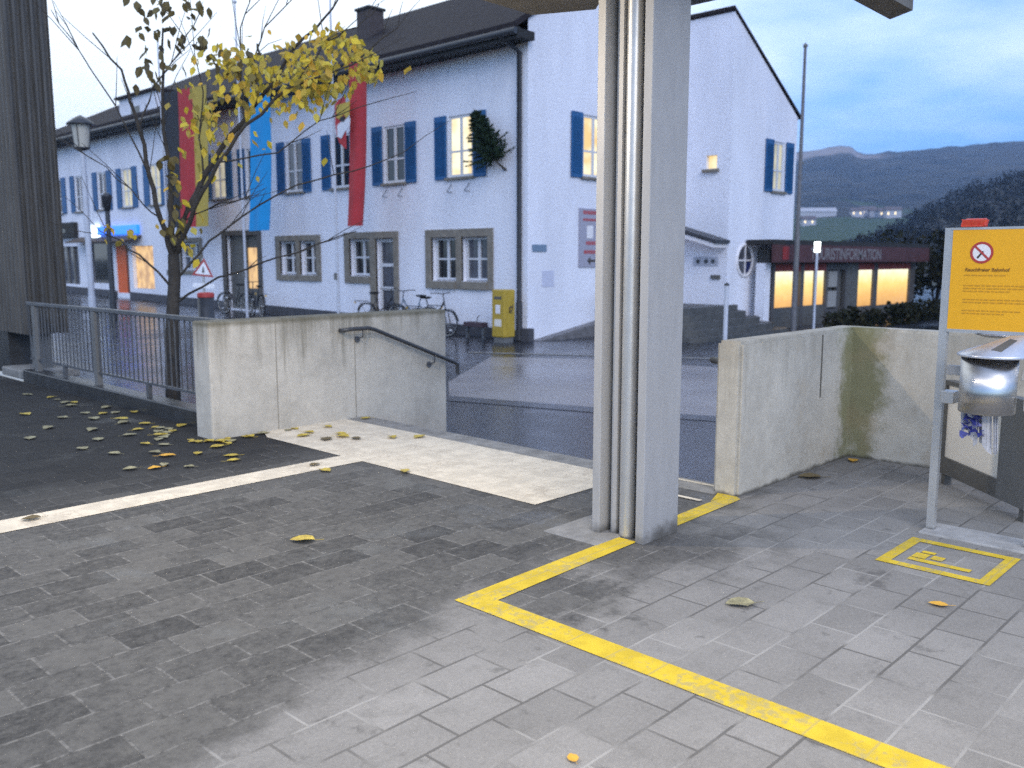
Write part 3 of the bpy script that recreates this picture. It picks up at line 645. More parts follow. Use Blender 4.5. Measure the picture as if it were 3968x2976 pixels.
struct('post_plinth', MB().box((5.36, 1.16, -0.1), (5.62, 1.80, 0.012), 0.006), mat('pale_plinth', (0.38, 0.37, 0.355), 0.85, 0.25, 9))
pk = MB().box((5.435, 1.575, 1.776), (5.495, 1.70, 1.822), 0.010)
pk.v = [(x + random.uniform(-.006, .006), y + random.uniform(-.006, .006), z + (random.uniform(-.005, .004) if z > 1.79 else 0)) for x, y, z in pk.v]
tag(pk.build('red_packet', M['redbox']), 'crumpled red packet lying on top of the yellow board', 'packet')
ab = thing('ash_bin', 'round stainless steel ash bin hung between the board posts', 'ash bin', (5.33, 1.515, 0.75))
BC = (5.33, 1.472)
MB().lathe([(0.0, 0.765), (0.138, 0.765), (0.142, 0.77), (0.142, 1.07), (0.136, 1.07)], (BC[0], BC[1], 0), 40).build('drum', M['inox'], ab)
lid = MB(); ns = 40; rings = [(0.165, 1.074, 0.0), (0.168, 1.084, 0.0), (0.164, 1.090, 0.0), (0.045, 1.190, 0.115), (0.0, 1.194, 0.118)]
vs = []
for r_, z_, o_ in rings:
    for j in range(ns):
        t = 2 * math.pi * j / ns; vs.append((BC[0] + r_ * math.cos(t) + o_ * 0.25, BC[1] - 0.02 + r_ * 1.1 * math.sin(t) - o_, z_))
lid.add(vs, [[i * ns + j, i * ns + (j + 1) % ns, (i + 1) * ns + (j + 1) % ns, (i + 1) * ns + j] for i in range(len(rings) - 1) for j in range(ns)], True)
lid.build('lid', mat('brushed_lid', (0.60, 0.62, 0.68), 0.34, 0.06, 20, metal=0.6), ab)
def lidp(u, v, lift=0.0025):
    """point on the lid cone: u angle, v from rim (0) to top (1)"""
    a_ = Vector((BC[0] + 0.164 * math.cos(u), BC[1] - 0.02 + 0.164 * 1.1 * math.sin(u), 1.090)); b_ = Vector((BC[0] + 0.045 * math.cos(u) + 0.115 * 0.25, BC[1] - 0.02 + 0.0495 * math.sin(u) - 0.115, 1.190))
    p_ = a_.lerp(b_, v); return p_ + Vector((-0.5, 0.1, 0.85)) * lift
MB().quad(lidp(3.02, 0.28), lidp(3.42, 0.22), lidp(3.50, 0.80), lidp(2.90, 0.86)).build('slot', M['frame_dark'], ab)
dish = MB().lathe([(0.0, 0.0), (0.10, 0.004), (0.150, 0.018), (0.155, 0.022), (0.150, 0.028), (0.09, 0.012), (0.0, 0.009)], (5.57, 1.47, 1.158), 30)
dish.build('dish', M['inox'], ab)
for y, s in ((1.655, 1), (1.30, -1)):
    MB().box((5.36, min(y, y + s * 0.07), 0.785), (5.448, max(y, y + s * 0.07), 0.855), 0.004).build('clamp', M['pipe'], ab)
    MB().box((5.40, min(y - s * .03, y + s * 0.06), 0.945), (5.444, max(y - s * .03, y + s * 0.06), 1.0), 0.004).build('bracket', M['steel'], ab)
wb = MB()
rnd = random.Random(5)
for i in range(48):
    c = Vector((5.30 + rnd.uniform(-.05, .05), 1.515 + rnd.uniform(-.035, .045), 0.705 + rnd.uniform(-.06, .06)))
    a, b, d = [Vector([rnd.uniform(-.035, .035) for _ in range(3)]) for _ in range(3)]
    wb.add([c + a, c + b, c + d], [[0, 1, 2]])
wbo = tag(wb.build('blue_wrapper', M['wrapblue']), 'crushed blue wrapper and film hanging below the ash bin', 'litter')
fl = MB()
for (ya, yb, za, zb) in [(1.60, 1.51, 0.765, 0.63), (1.53, 1.41, 0.765, 0.565), (1.47, 1.405, 0.75, 0.56)]:
    for i in range(5):
        f0, f1 = i / 5, (i + 1) / 5
        xa, xb = 5.31 + rnd.uniform(-.02, .02), 5.31 + rnd.uniform(-.02, .02)
        fl.quad((xa, ya + (yb - ya) * f0, za), (xb, ya + (yb - ya) * f1, za), (xb + .01, ya + (yb - ya) * f1 - .01, zb + .03 * math.sin(6 * f1)), (xa + .01, ya + (yb - ya) * f0 - .01, zb + .03 * math.sin(6 * f0)))
fl.build('film', M['plast'], wbo)
# low framed board leaning on the floor behind the bin
lb = thing('framed_board', 'low cream board in a dark frame behind the ash bin', 'board', (6.45, 1.8, 0))
p0 = Vector((6.74, 2.10, 0)); p1 = Vector((6.12, 1.46, 0)); dv = (p1 - p0); L = dv.length; du = dv.normalized(); nv = Vector((du.y, -du.x, 0)); nv = nv if nv.x < 0 else -nv
def lbq(a, b, z0, z1, t0, t1):
    q = [p0 + du * a + nv * t0, p0 + du * b + nv * t0, p0 + du * b + nv * t1, p0 + du * a + nv * t1]
    return MB().prism([(v.x, v.y, z0) for v in q], (0, 0, z1 - z0))
lbq(0.03, L - 0.18, 0.20, 0.72, 0.0, 0.03).build('panel', M['panelwhite'], lb)
lbq(0.0, 0.03, 0.08, 0.75, -0.02, 0.05).build('stile', M['frame_dark'], lb)
lbq(L - 0.18, L + 0.12, 0.08, 0.75, -0.02, 0.05).build('stile', M['frame_grey'], lb)
lbq(0.03, L - 0.18, 0.08, 0.20, -0.02, 0.05).build('bottom_rail', M['frame_dark'], lb)
lbq(0.03, L - 0.18, 0.72, 0.75, -0.02, 0.05).build('top_rail', M['frame_dark'], lb)
for a in (0.02, L + 0.06): lbq(a, a + 0.05, 0.0, 0.08, -0.01, 0.04).build('foot', M['frame_dark'], lb)

# ------------------------------------------------------------------ fallen leaves
def leafmesh(kind, s, seed):
    rnd = random.Random(seed); mb = MB()
    out_ = [(0, -.5), (.22, -.36), (.36, -.08), (.30, .22), (.12, .44), (0, .56), (-.14, .42), (-.33, .2), (-.36, -.1), (-.2, -.38)]
    cv = rnd.uniform(.08, .28)
    pts = [(x * s * 1.05, y * s, 0.004 + abs(x) * s * cv + rnd.uniform(0, .012) * s * 4) for x, y in out_]
    mid = [(0, -.5 * s, .004), (0, -.12 * s, .003), (0, .25 * s, .003), (0, .56 * s, .006)]
    mb.add([pts[0], pts[1], pts[2], pts[3], pts[4], pts[5], mid[2], mid[1]], [[0, 1, 2, 7], [7, 2, 3, 6], [6, 3, 4, 5]])
    mb.add([pts[0], pts[9], pts[8], pts[7], pts[6], pts[5], mid[2], mid[1]], [[0, 7, 2, 1], [7, 6, 3, 2], [6, 5, 4, 3]])
    mb.tube([(0, -.5 * s, .004), (.03 * s, -.85 * s, .006)], .012 * s, n=5)
    return mb
LM = {}
def fallen(x, y, kind, label, grp, s=0.105, z=0.0, rz=None):
    s *= 1.10
    key = (kind, grp, round(s, 3), random.randint(0, 2))
    if key not in LM:
        o = leafmesh(kind, s, len(LM) + 3).build('fallen_leaf', M[kind]); LM[key] = o
    else:
        o = LM[key].copy(); COL.objects.link(o)
    o.location = (x, y, z + 0.004); o.rotation_euler.z = random.uniform(0, 6.28) if rz is None else rz
    o['label'] = label; o['category'] = 'leaf'
    if grp: o['group'] = grp
    elif 'group' in o: del o['group']
    return o
LY = 'yellow leaf lying on the dark wet paving by the railing'; GY = 'yellow leaves on the dark paving'
LP = 'pale brownish leaf lying on the dark wet paving by the railing'; GP = 'pale leaves on the dark paving'
LO = 'orange leaf lying on the dark paving by the cream strip'; GO = 'orange leaves on the dark paving'
for x, y, s in [(3.733, 7.045, .12), (3.628, 6.624, .11), (3.84, 7.22, .11), (4.131, 7.24, .11), (3.48, 6.9, .09), (3.63, 7.9, .12), (3.17, 9.99, .13), (3.74, 8.99, .13), (4.0, 9.3, .1),
                (3.55, 6.45, .1), (3.86, 7.1, .08), (3.9, 7.55, .11), (3.60, 8.3, .1), (3.78, 8.55, .1), (3.35, 7.6, .09), (3.98, 8.2, .12), (3.72, 7.35, .09)]:
    fallen(x, y, 'fallen', LY, GY, s)
for x, y, s in [(3.43, 8.1, .11), (3.66, 8.75, .12), (3.85, 9.4, .11), (3.55, 9.2, .13), (3.3, 8.6, .12), (3.15, 8.1, .12), (3.05, 9.0, .12), (2.9, 7.8, .11), (3.52, 7.7, .1), (3.8, 8.1, .1), (3.25, 7.2, .1),
                (3.45, 7.45, .09), (3.1, 6.7, .09), (3.92, 9.8, .12), (3.7, 10.2, .12), (2.75, 8.6, .12), (3.0, 7.4, .1), (3.62, 9.6, .11), (3.36, 9.5, .11), (2.85, 6.75, .1), (3.2, 6.5, .08)]:
    fallen(x, y, 'fallen_pale', LP, GP, s)
for x, y, s in [(3.263, 7.008, .115), (2.997, 6.645, .10)]: fallen(x, y, 'fallen_orange', LO, GO, s)
for i in range(26):
    t_ = random.random(); x, y = (3.83 - abs(random.gauss(0, .10)), 7.3 + 4.2 * t_ ** 1.6) if i < 18 else (3.85 + .9 * t_, 7.30 - abs(random.gauss(0, .05)))
    if i % 2: fallen(x, y, 'fallen_pale', LP, GP, random.uniform(.07, .12))
    else: fallen(x, y, 'fallen', LY, GY, random.uniform(.07, .12))
LC = 'yellow leaf lying on the cream paving by the wall'; GC = 'yellow leaves on the cream paving'
for x, y, s in [(4.713, 6.601, .12), (4.78, 6.72, .10), (5.0, 6.25, .10), (5.19, 6.10, .12), (4.62, 7.0, .10), (4.9, 7.1, .09), (4.5, 6.9, .12)]: fallen(x, y, 'fallen', LC, GC, s, 0.005)
for x, y, s in [(4.55, 6.62, .13), (1.85, 5.86, .10), (4.75, 6.45, .10), (3.9, 5.84, .09)]: fallen(x, y, 'fallen_brown', 'dark brown leaf lying on the cream paving', 'brown leaves on the cream paving', s, 0.005)
fallen(5.43, 7.2, 'fallen', 'yellow leaf caught on the kerb below the handrail', None, .10, 0.006)
fallen(2.772, 4.289, 'fallen', 'single bright yellow leaf alone on the wet dark pavers', None, .125, 0, 0.8)
fallen(3.852, 5.63, 'fallen', 'yellow leaf at the edge where the two cream strips meet', None, .10, 0.002)
fallen(4.245, 5.159, 'fallen', 'yellow leaf on the edge of the wide cream field', None, .09, 0.006)
fallen(3.641, 1.993, 'fallen_pale', 'pale curled leaf on dry grey pavers inside the yellow line', None, .125, 0, 0.9)
fallen(4.268, 1.319, 'fallen_orange', 'small orange leaf on the pavers near the yellow pictogram', None, .075, 0, 0.4)
fallen(2.09, 1.719, 'fallen_orange', 'reddish leaf scrap on the pale pavers at the front', None, .045)
fallen(6.95, 2.86, 'fallen_orange', 'orange leaves scrap in the mossy wall corner', None, .10)
fallen(6.2, 2.86, 'fallen_brown', 'dark wet leaf at the foot of the pale wall', None, .16)

# ------------------------------------------------------------------ the long white house
FXH = 17.0; GY_ = 15.64; WX = 23.15; WY = 13.5
WALLT = 7.12
house = thing('white_house', 'long white house with blue shutters and dark roof', 'house', (21, 27, -0.4))
def facade(u, n, z): return (FXH - n, u, z)
def gable(u, n, z): return (u, GY_ - n, z)
def wingf(u, n, z): return (u, WY - n, z)
def wings(u, n, z): return (WX - n, u, z)
def wallgrid(mb, fn, u0, u1, z0, z1, holes, depth=0.22):
    us = sorted({u0, u1, *[h[0] for h in holes], *[h[1] for h in holes]}); zs = sorted({z0, z1, *[h[2] for h in holes], *[h[3] for h in holes]})
    for a, b in zip(us[:-1], us[1:]):
        for c, d in zip(zs[:-1], zs[1:]):
            m = ((a + b) / 2, (c + d) / 2)
            if any(h[0] < m[0] < h[1] and h[2] < m[1] < h[3] for h in holes): continue
            mb.quad(fn(a, 0, c), fn(b, 0, c), fn(b, 0, d), fn(a, 0, d))
    for h in holes:
        a, b, c, d = h[:4]
        mb.quad(fn(a, 0, c), fn(a, 0, d), fn(a, -depth, d), fn(a, -depth, c)); mb.quad(fn(b, 0, c), fn(b, 0, d), fn(b, -depth, d), fn(b, -depth, c))
        mb.quad(fn(a, 0, d), fn(b, 0, d), fn(b, -depth, d), fn(a, -depth, d)); mb.quad(fn(a, 0, c), fn(b, 0, c), fn(b, -depth, c), fn(a, -depth, c))
def bx(mb, fn, u0, u1, n0, n1, z0, z1):
    p = [fn(u, n, z) for u in (u0, u1) for n in (n0, n1) for z in (z0, z1)]
    mb.box([min(q[i] for q in p) for i in range(3)], [max(q[i] for q in p) for i in range(3)]); return mb
def win(fn, u0, u1, z0, z1, glass, rec=0.05, shut=True, sill=True, mull=1, trans=0.42, fr=0.07, parent=None, slats=True):
    parent = parent or house
    f = MB(); n0, n1 = -rec - 0.06, -rec
    bx(f, fn, u0, u0 + fr, n0, n1, z0, z1); bx(f, fn, u1 - fr, u1, n0, n1, z0, z1)
    bx(f, fn, u0 + fr, u1 - fr, n0, n1, z1 - fr, z1); bx(f, fn, u0 + fr, u1 - fr, n0, n1, z0, z0 + fr)
    uu = [u0 + fr + (u1 - u0 - 2 * fr) * i / (mull + 1) for i in range(1, mull + 1)]
    zt = z0 + (z1 - z0) * trans
    for q in uu: bx(f, fn, q - 0.045, q + 0.045, n0, n1, z0 + fr, z1 - fr)
    if trans:
        e = [u0 + fr] + [v for q in uu for v in (q - 0.045, q + 0.045)] + [u1 - fr]
        for a, b in zip(e[0::2], e[1::2]): bx(f, fn, a, b, n0 + 0.01, n1 - 0.008, zt - 0.025, zt + 0.025)
    w = f.build('window', M['wood_white'], parent)
    MB().quad(fn(u0 + fr, n0 + 0.02, z0 + fr), fn(u1 - fr, n0 + 0.02, z0 + fr), fn(u1 - fr, n0 + 0.02, z1 - fr), fn(u0 + fr, n0 + 0.02, z1 - fr)).build('pane', M[glass], w)
    if sill: bx(MB(), fn, u0 - 0.10, u1 + 0.10, -rec, 0.09, z0 - 0.07, z0 - 0.005).build('sill', M['sandstone'], w)
    if shut:
        for a, b in ((u0 - 0.53, u0 - 0.06), (u1 + 0.06, u1 + 0.53)):
            s = bx(MB(), fn, a, b, 0.025, 0.055, z0 - 0.04, z1 + 0.03)
            if slats:
                k = 16; hh = (z1 - z0 - 0.16) / k
                for half in range(k):
                    zz = z0 + 0.05 + half * hh
                    s.quad(fn(a + 0.06, 0.058, zz), fn(b - 0.06, 0.058, zz), fn(b - 0.06, 0.085, zz + hh * 0.9), fn(a + 0.06, 0.085, zz + hh * 0.9))
            s.build('shutter', M['shutter'], w)
    return w
UP0, UP1 = 3.80, 5.42
ups = [(18.10, 'lit'), (20.90, 'glass'), (23.50, 'glass'), (26.10, 'glass_cool'), (28.65, 'glass'), (31.05, 'dim'), (33.65, 'glass'), (36.2, 'dim'), (38.85, 'dim'),
       (41.4, 'glass_cool'), (44.0, 'glass_cool'), (46.6, 'glass')]
UW = 0.47
lower = [(17.05, 18.08, 1.0, 2.2), (18.28, 19.32, 1.0, 2.2), (22.12, 23.18, 1.08, 2.22), (20.98, 21.86, -0.30, 2.22), (24.95, 25.92, 1.08, 2.2), (26.12, 27.12, 1.08, 2.2),
         (28.55, 30.75, -0.22, 2.45), (32.75, 34.3, 1.15, 2.25), (36.75, 38.75, 0.35, 2.15), (39.15, 40.45, 0.12, 2.2), (41.0, 43.5, 0.5, 2.3), (44.6, 47.6, 0.4, 2.2)]
holes = [(c - UW, c + UW, UP0, UP1) for c, _ in ups] + lower
wall = MB()
wallgrid(wall, facade, GY_, 49.0, -0.245, WALLT, holes)
# gable wall with its raking top, wing block, back walls
RX, RZ = 20.90, 9.62
def rake(x): return 7.09 + (x - 16.38) * (9.84 - 7.10) / 4.52 if x <= RX else RZ + 0.21 - (x - RX) * 0.60
wall.build('front_wall', M['stucco'], house); wall = MB()
gh = [(19.18, 20.12, UP0, UP1)]
wallgrid(wall, gable, FXH, WX, -0.62, WALLT, gh)
wall.add([gable(FXH, 0, WALLT), gable(WX, 0, WALLT), gable(WX, 0, rake(WX)), gable(RX, 0, rake(RX)), gable(FXH, 0, rake(FXH))], [[0, 1, 2, 3, 4]]); wall.build('gable_wall', M['stucco'], house); wall = MB()
wallgrid(wall, wings, WY, GY_, -0.62, 8.40, [(13.93, 14.28, 4.18, 4.56)])
wall.build('wing_side_wall', M['stucco'], house); wall = MB()
wz = 5.98
wallgrid(wall, wingf, WX, 27.14, -0.62, wz, [(25.66, 26.36, 3.66, 5.13)])
wall.add([wingf(WX, 0, wz), wingf(27.14, 0, wz), wingf(WX, 0, 8.40)], [[0, 1, 2]])
wall.build('wing_front_wall', M['stucco'], house); wall = MB()
wall.quad((27.14, WY, -0.62), (27.14, 49, -0.62), (27.14, 49, wz), (27.14, WY, wz))
wall.quad((FXH, 49, -0.62), (27.14, 49, -0.62), (27.14, 49, wz), (FXH, 49, WALLT))
wall.build('back_wall', M['stucco'], house)
# plinth along the long facade (follows the slope of the square)
pb = MB()
def pz(y): return -0.245 + 0.0165 * max(0, y - 17.0) + (0.06 if y > 18.5 else 0.0)
for a, b in zip([15.66, 17, 18.5, 20.97], [17, 18.5, 20.97, 20.98]): pass
segs = [(15.60, 20.97), (21.87, 28.54), (30.76, 39.14), (40.46, 49.0)]
for a, b in segs:
    pb.add([(16.965, a, -0.62), (16.965, b, -0.62), (16.965, b, pz(b)), (16.965, a, pz(a)), (17.02, a, -0.62), (17.02, b, -0.62), (17.02, b, pz(b)), (17.02, a, pz(a))],
           [[0, 1, 2, 3], [4, 5, 6, 7], [0, 4, 7, 3], [1, 5, 6, 2], [3, 2, 6, 7]])
pb.box((16.90, 15.50, -0.62), (17.10, 15.78, -0.17))
pb.build('plinth', M['plinth'], house)
# roof: left slope with hip at the far end, right slope, wing slope
rf = MB(); EX, EZ = 16.38, 6.98; th = 0.22
slope = (RZ + 0.10 - EZ) / (RX - EX)
HY = 44.5
def sl(pts, t=0.2):
    return [(p[0], p[1], p[2] + t) for p in pts]
A = [(EX, 15.57, EZ + 0.12), (RX, 15.57, RZ + 0.22), (RX, 38.6, RZ + 0.22), (EX, 50.2, EZ + 0.12)]
rf.prism(A, (0, 0, 0.16))
B = [(RX, 15.57, RZ + 0.22), (WX, 15.57, RZ + 0.22 - (WX - RX) * 0.6), (WX, 50.2, RZ + 0.22 - (WX - RX) * 0.6), (RX, 38.6, RZ + 0.22)]
rf.prism(B, (0, 0, 0.16))
rf.prism([(EX, 50.2, EZ + 0.12), (RX, 38.6, RZ + 0.22), (27.4, 50.2, EZ - 1.1)], (0, 0, 0.16))
C = [(WX - 0.10, WY - 0.05, 8.46), (27.32, WY - 0.05, 8.46 - 4.27 * 0.59), (27.32, 50.2, 8.46 - 4.27 * 0.59), (WX - 0.10, 50.2, 8.46)]
rf.prism(C, (0, 0, 0.075))
roof = rf.build('roof', M['roof'], house)
MB().box((16.45, 15.42, 6.90), (17.0, 50.0, 7.10)).box((16.36, 15.40, 6.86), (16.45, 50.1, 7.12)).build('eave', M['eave'], house)
MB().tube([(16.30, 15.40, 7.02), (16.30, 50.1, 7.02)], 0.085, n=10).build('gutter', M['darkmetal'], house)
MB().tube([(16.30, 15.92, 6.98), (16.55, 15.89, 6.85), (16.93, 15.87, 6.68), (16.93, 15.87, 0.55), (16.93, 15.87, 0.50)], 0.065, n=10).tube([(16.93, 15.87, 0.50), (16.93, 15.87, -0.48)], 0.085, n=10).build('downpipe', M['darkmetal'], house)
MB().box((18.7, 24.15, 8.3), (19.3, 24.80, 9.58)).build('chimney', mat('sooty_brick', (0.075, 0.06, 0.058), 0.9, 0.3, 8), roof)
MB().box((18.65, 24.10, 9.582), (19.35, 24.85, 9.66)).build('chimney_cap', M['eave'], roof)
dm = MB().box((16.75, 35.3, 7.16), (19.6, 38.6, 8.15)); dmo = dm.build('dormer', M['stucco'], house)
MB().box((16.60, 35.15, 8.153), (19.8, 38.75, 8.25)).build('dormer_roof', M['roof'], dmo)
MB().box((16.742, 36.7, 7.45), (16.748, 37.5, 7.75)).build('dormer_window', M['glass'], dmo)
for c, gl in ups: win(facade, c - UW, c + UW, UP0, UP1, gl, rec=0.03, slats=c < 32)
for c in (18.10, 20.90):
    br = MB()
    for q in (c - 0.35, c + 0.35): br.tube([facade(q, 0.02, 3.62), facade(q, 0.20, 3.40)], 0.012, n=5).tube([facade(q, 0.02, 3.40), facade(q, 0.20, 3.40)], 0.012, n=5)
    br.build('flower_box_bracket', M['railgrey'], house)
# ground-floor stone surrounds
def surround(u0, u1, z0, z1, openings, w=0.16, step=None):
    s = MB(); es = sorted(openings)
    bx(s, facade, u0, u1, -0.05, 0.05, z1 - w, z1)
    us = [u0] + [v for o in es for v in o] + [u1]
    for a, b in zip(us[0::2], us[1::2]):
        lo = z0 if step is None else step(a, b)
        bx(s, facade, a, b, -0.05, 0.048, lo, z1 - w - 0.001)
    return s
s = surround(16.86, 19.55, 0.78, 2.41, [(17.05, 18.08), (18.28, 19.32)], 0.21); bx(s, facade, 17.052, 18.078, -0.05, 0.09, 0.78, 0.99); bx(s, facade, 18.282, 19.318, -0.05, 0.09, 0.78, 0.99)
s.build('stone_surround', M['sandstone'], house)
s = surround(20.78, 23.42, 0.86, 2.41, [(20.98, 21.86), (22.12, 23.18)], 0.19, lambda a, b: -0.30 if b < 22.2 else 0.86); bx(s, facade, 22.122, 23.178, -0.05, 0.07, 0.86, 1.07)
s.build('stone_surround', M['sandstone'], house)
s = surround(24.72, 27.36, 0.88, 2.38, [(24.95, 25.92), (26.12, 27.12)], 0.18); bx(s, facade, 24.952, 25.918, -0.05, 0.07, 0.88, 1.07); bx(s, facade, 26.122, 27.118, -0.05, 0.07, 0.88, 1.07)
s.build('stone_surround', M['sandstone'], house)
s = surround(28.3, 31.0, -0.24, 2.62, [(28.55, 30.75)], 0.17); s.build('stone_surround', mat('dark_entrance_stone', (0.11, 0.10, 0.09), 0.85, 0.3, 5), house)
s = surround(32.55, 34.5, 1.0, 2.42, [(32.75, 34.3)], 0.17); bx(s, facade, 32.752, 34.298, -0.05, 0.07, 1.0, 1.14); s.build('stone_surround', M['sandstone'], house)
for h, gls in zip(lower[:3] + lower[4:6], ['glass_cool', 'glass', 'glass', 'glass', 'glass']):
    win(facade, h[0] + 0.02, h[1] - 0.02, h[2] + 0.02, h[3] - 0.02, gls, rec=0.16, shut=False, sill=False, trans=0.5, fr=0.06)
win(facade, 32.77, 34.28, 1.17, 2.23, 'glass_cool', rec=0.13, shut=False, sill=False, mull=2, trans=0.5)
# glazed door with three white bars
d = MB(); u0, u1 = 20.985, 21.855
bx(d, facade, u0, u0 + 0.07, -0.2, -0.13, -0.3, 2.21); bx(d, facade, u1 - 0.09, u1, -0.2, -0.13, -0.3, 2.21)
for z in (2.15, 1.42, 0.72, 0.02): bx(d, facade, u0 + 0.071, u1 - 0.091, -0.195, -0.135, z - 0.05, z + 0.05)
dr = d.build('door', M['wood_white'], house)
MB().quad(facade(u0 + 0.07, -0.17, -0.3), facade(u1 - 0.09, -0.17, -0.3), facade(u1 - 0.09, -0.17, 2.2), facade(u0 + 0.07, -0.17, 2.2)).build('pane', M['glass_cool'], dr)
# entrance recess with lit shop window
e = MB(); bx(e, facade, 29.55, 30.74, -0.21, -0.15, -0.22, 2.44); eo = e.build('entrance_door', M['frame_dark'], house)
MB().quad(facade(28.56, -0.19, 0.55), facade(29.54, -0.19, 0.55), facade(29.54, -0.19, 2.0), facade(28.56, -0.19, 2.0)).build('lit_display', M['warm'], eo)
MB().quad(facade(28.56, -0.2, -0.22), facade(29.54, -0.2, -0.22), facade(29.54, -0.2, 2.44), facade(28.56, -0.2, 2.44)).build('panel', M['frame_dark'], eo)
# shops at the far end
so = MB(); bx(so, facade, 39.16, 40.44, -0.12, -0.05, 0.12, 2.19); sd_ = so.build('shop_door', M['orange'], house)
bx(MB(), facade, 39.16, 39.45, -0.049, -0.03, 0.12, 2.19).build('frame', mat('dark_orange_frame', (0.18, 0.03, 0.008), 0.6), sd_)
w = MB().quad(facade(36.76, -0.15, 0.36), facade(38.74, -0.15, 0.36), facade(38.74, -0.15, 2.14), facade(36.76, -0.15, 2.14)); w.build('lit_window', M['warm'], house)
MB().quad(facade(41.01, -0.15, 0.5), facade(43.49, -0.15, 0.5), facade(43.49, -0.15, 2.3), facade(41.01, -0.15, 2.3)).build('shop_window', M['glass'], house)
sw = MB().quad(facade(44.61, -0.15, 0.4), facade(47.59, -0.15, 0.4), facade(47.59, -0.15, 2.2), facade(44.61, -0.15, 2.2)).build('shop_window', M['glass_cool'], house)
sm = MB()
for q in (45.4, 46.2, 47.0): bx(sm, facade, q - 0.06, q + 0.06, -0.14, -0.06, 0.4, 2.2)
sm.build('frame', M['frame_grey'], sw)
# gable and wing openings
win(gable, 19.18, 20.12, UP0, UP1, 'lit', rec=0.03)
win(wingf, 25.66, 26.36, 3.66, 5.13, 'dim', rec=0.03)
sw_ = MB().quad(wings(13.94, -0.12, 4.19), wings(14.27, -0.12, 4.19), wings(14.27, -0.12, 4.55), wings(13.94, -0.12, 4.55)).build('small_window', M['lit'], house)
bx(MB(), wings, 13.85, 14.36, 0.001, 0.12, 4.08, 4.16).build('sill', M['sandstone'], sw_)
rw = MB(); cx_, cz_ = 24.13, 1.56; nn = 32
rw.torus((cx_, WY - 0.01, cz_), (0, 1, 0), 0.46, 0.05, 36, 8)
rwo = rw.build('round_window', M['signwhite'], house)
def disc(u, z, r, n, a0=0, a1=2 * math.pi, k=32):
    return MB().add([wingf(u, n, z)] + [wingf(u + r * math.cos(a0 + (a1 - a0) * i / k), n, z + r * math.sin(a0 + (a1 - a0) * i / k)) for i in range(k + 1)], [[0, i + 1, i + 2] for i in range(k)])
disc(cx_, cz_, 0.45, 0.006).build('pane', M['glass_cool'], rwo)
q = MB(); bx(q, wingf, cx_ - 0.025, cx_ + 0.025, 0.012, 0.04, cz_ - 0.44, cz_ + 0.44); bx(q, wingf, cx_ - 0.43, cx_ - 0.026, 0.014, 0.038, cz_ - 0.025, cz_ + 0.025); bx(q, wingf, cx_ + 0.026, cx_ + 0.43, 0.014, 0.038, cz_ - 0.025, cz_ + 0.025)
q.build('muntin', M['signwhite'], rwo)
disc(cx_, cz_, 0.40, 0.010, -math.pi / 2 + 0.15, -0.1, 12).build('blue_segment', mat('navy_glass', (0.02, 0.03, 0.12), 0.3), rwo)
# porch roof on the wing's inner side, and the sign boards there
pr = MB().prism([(22.35, 15.62, 2.66), (22.35, 13.42, 2.04), (22.35, 13.42, 2.13), (22.35, 15.62, 2.76)], (0.79, 0, 0))
pro = pr.build('porch_roof', M['darkmetal'], house)
MB().prism([(22.40, 15.60, 2.50), (22.40, 13.50, 1.92), (22.40, 13.50, 2.035), (22.40, 15.60, 2.63)], (0.73, 0, 0)).build('porch_soffit', M['signwhite'], pro)
pl_ = tag(MB().box((23.125, 13.78, 1.40), (23.146, 14.62, 1.66)).build('name_plate', mat('pale_plate', (0.42, 0.44, 0.50), 0.5)), 'pale plate with dark emblems beside the curved steps', 'plate')
em = MB()
for yy in (14.45, 14.18, 13.95): em.lathe([(0.0, 0.0), (0.07, 0.0)], (0, 0, 0), 10); em.v[-20:] = [(23.122, yy + v[0], 1.53 + v[1]) for v in em.v[-20:]]
em.build('emblem', mat('dark_emblem', (0.05, 0.06, 0.07), 0.6), pl_)
tag(MB().box((23.09, 13.70, 1.02), (23.146, 14.0, 1.14), 0.01).build('letter_slot', M['frame_dark']), 'small dark letter slot below the emblem plate', 'letter slot')
# landing, curved steps, ramp
sp = MB()
def rounded(x0, x1, y0, y1, r, z0, z1):
    pts = [(x0, y1), (x0, y0 + r)] + [(x0 + r - r * math.cos(t), y0 + r - r * math.sin(t)) for t in [math.pi / 2 * i / 6 for i in range(1, 7)]]
    pts += [(x1 - r + r * math.sin(t), y0 + r - r * math.cos(t)) for t in [math.pi / 2 * i / 6 for i in range(0, 7)]] + [(x1, y1)]
    return [(x, y, z0) for x, y in pts], (0, 0, z1 - z0)
sp.prism(*rounded(20.6, 23.6, 13.3, 13.49, 0.15, -0.62, 0.28)); sp.box((20.6, 13.491, -0.62), (23.14, 15.63, 0.281))
for i in range(1, 5):
    sp.prism(*rounded(20.6 - 0.3 * i, 23.6 + 0.26 * i, 13.3 - 0.31 * i, 13.489 - 0.001 * i, 0.6, -0.62, 0.28 - 0.165 * i))
struct('curved_steps', sp, mat('dark_step_stone', (0.085, 0.082, 0.075), 0.5, 0.3, 4))
struct('entrance_ramp', MB().prism([(17.15, 15.62, -0.60), (20.6, 15.62, -0.60), (20.6, 15.62, 0.02), (17.15, 15.62, -0.49)], (0, -0.30, 0)), mat('ramp_stone', (0.17, 0.16, 0.16), 0.5, 0.3, 4))
rr = thing('ramp_railing', 'dark metal ramp railing against the white gable', 'railing', (19.8, 15.2, -0.45))
MB().tube([(19.35, 15.2, 0.52), (19.45, 15.2, 0.57), (20.8, 15.2, 0.75)], 0.022, n=8).build('top_rail', M['darkmetal'], rr)
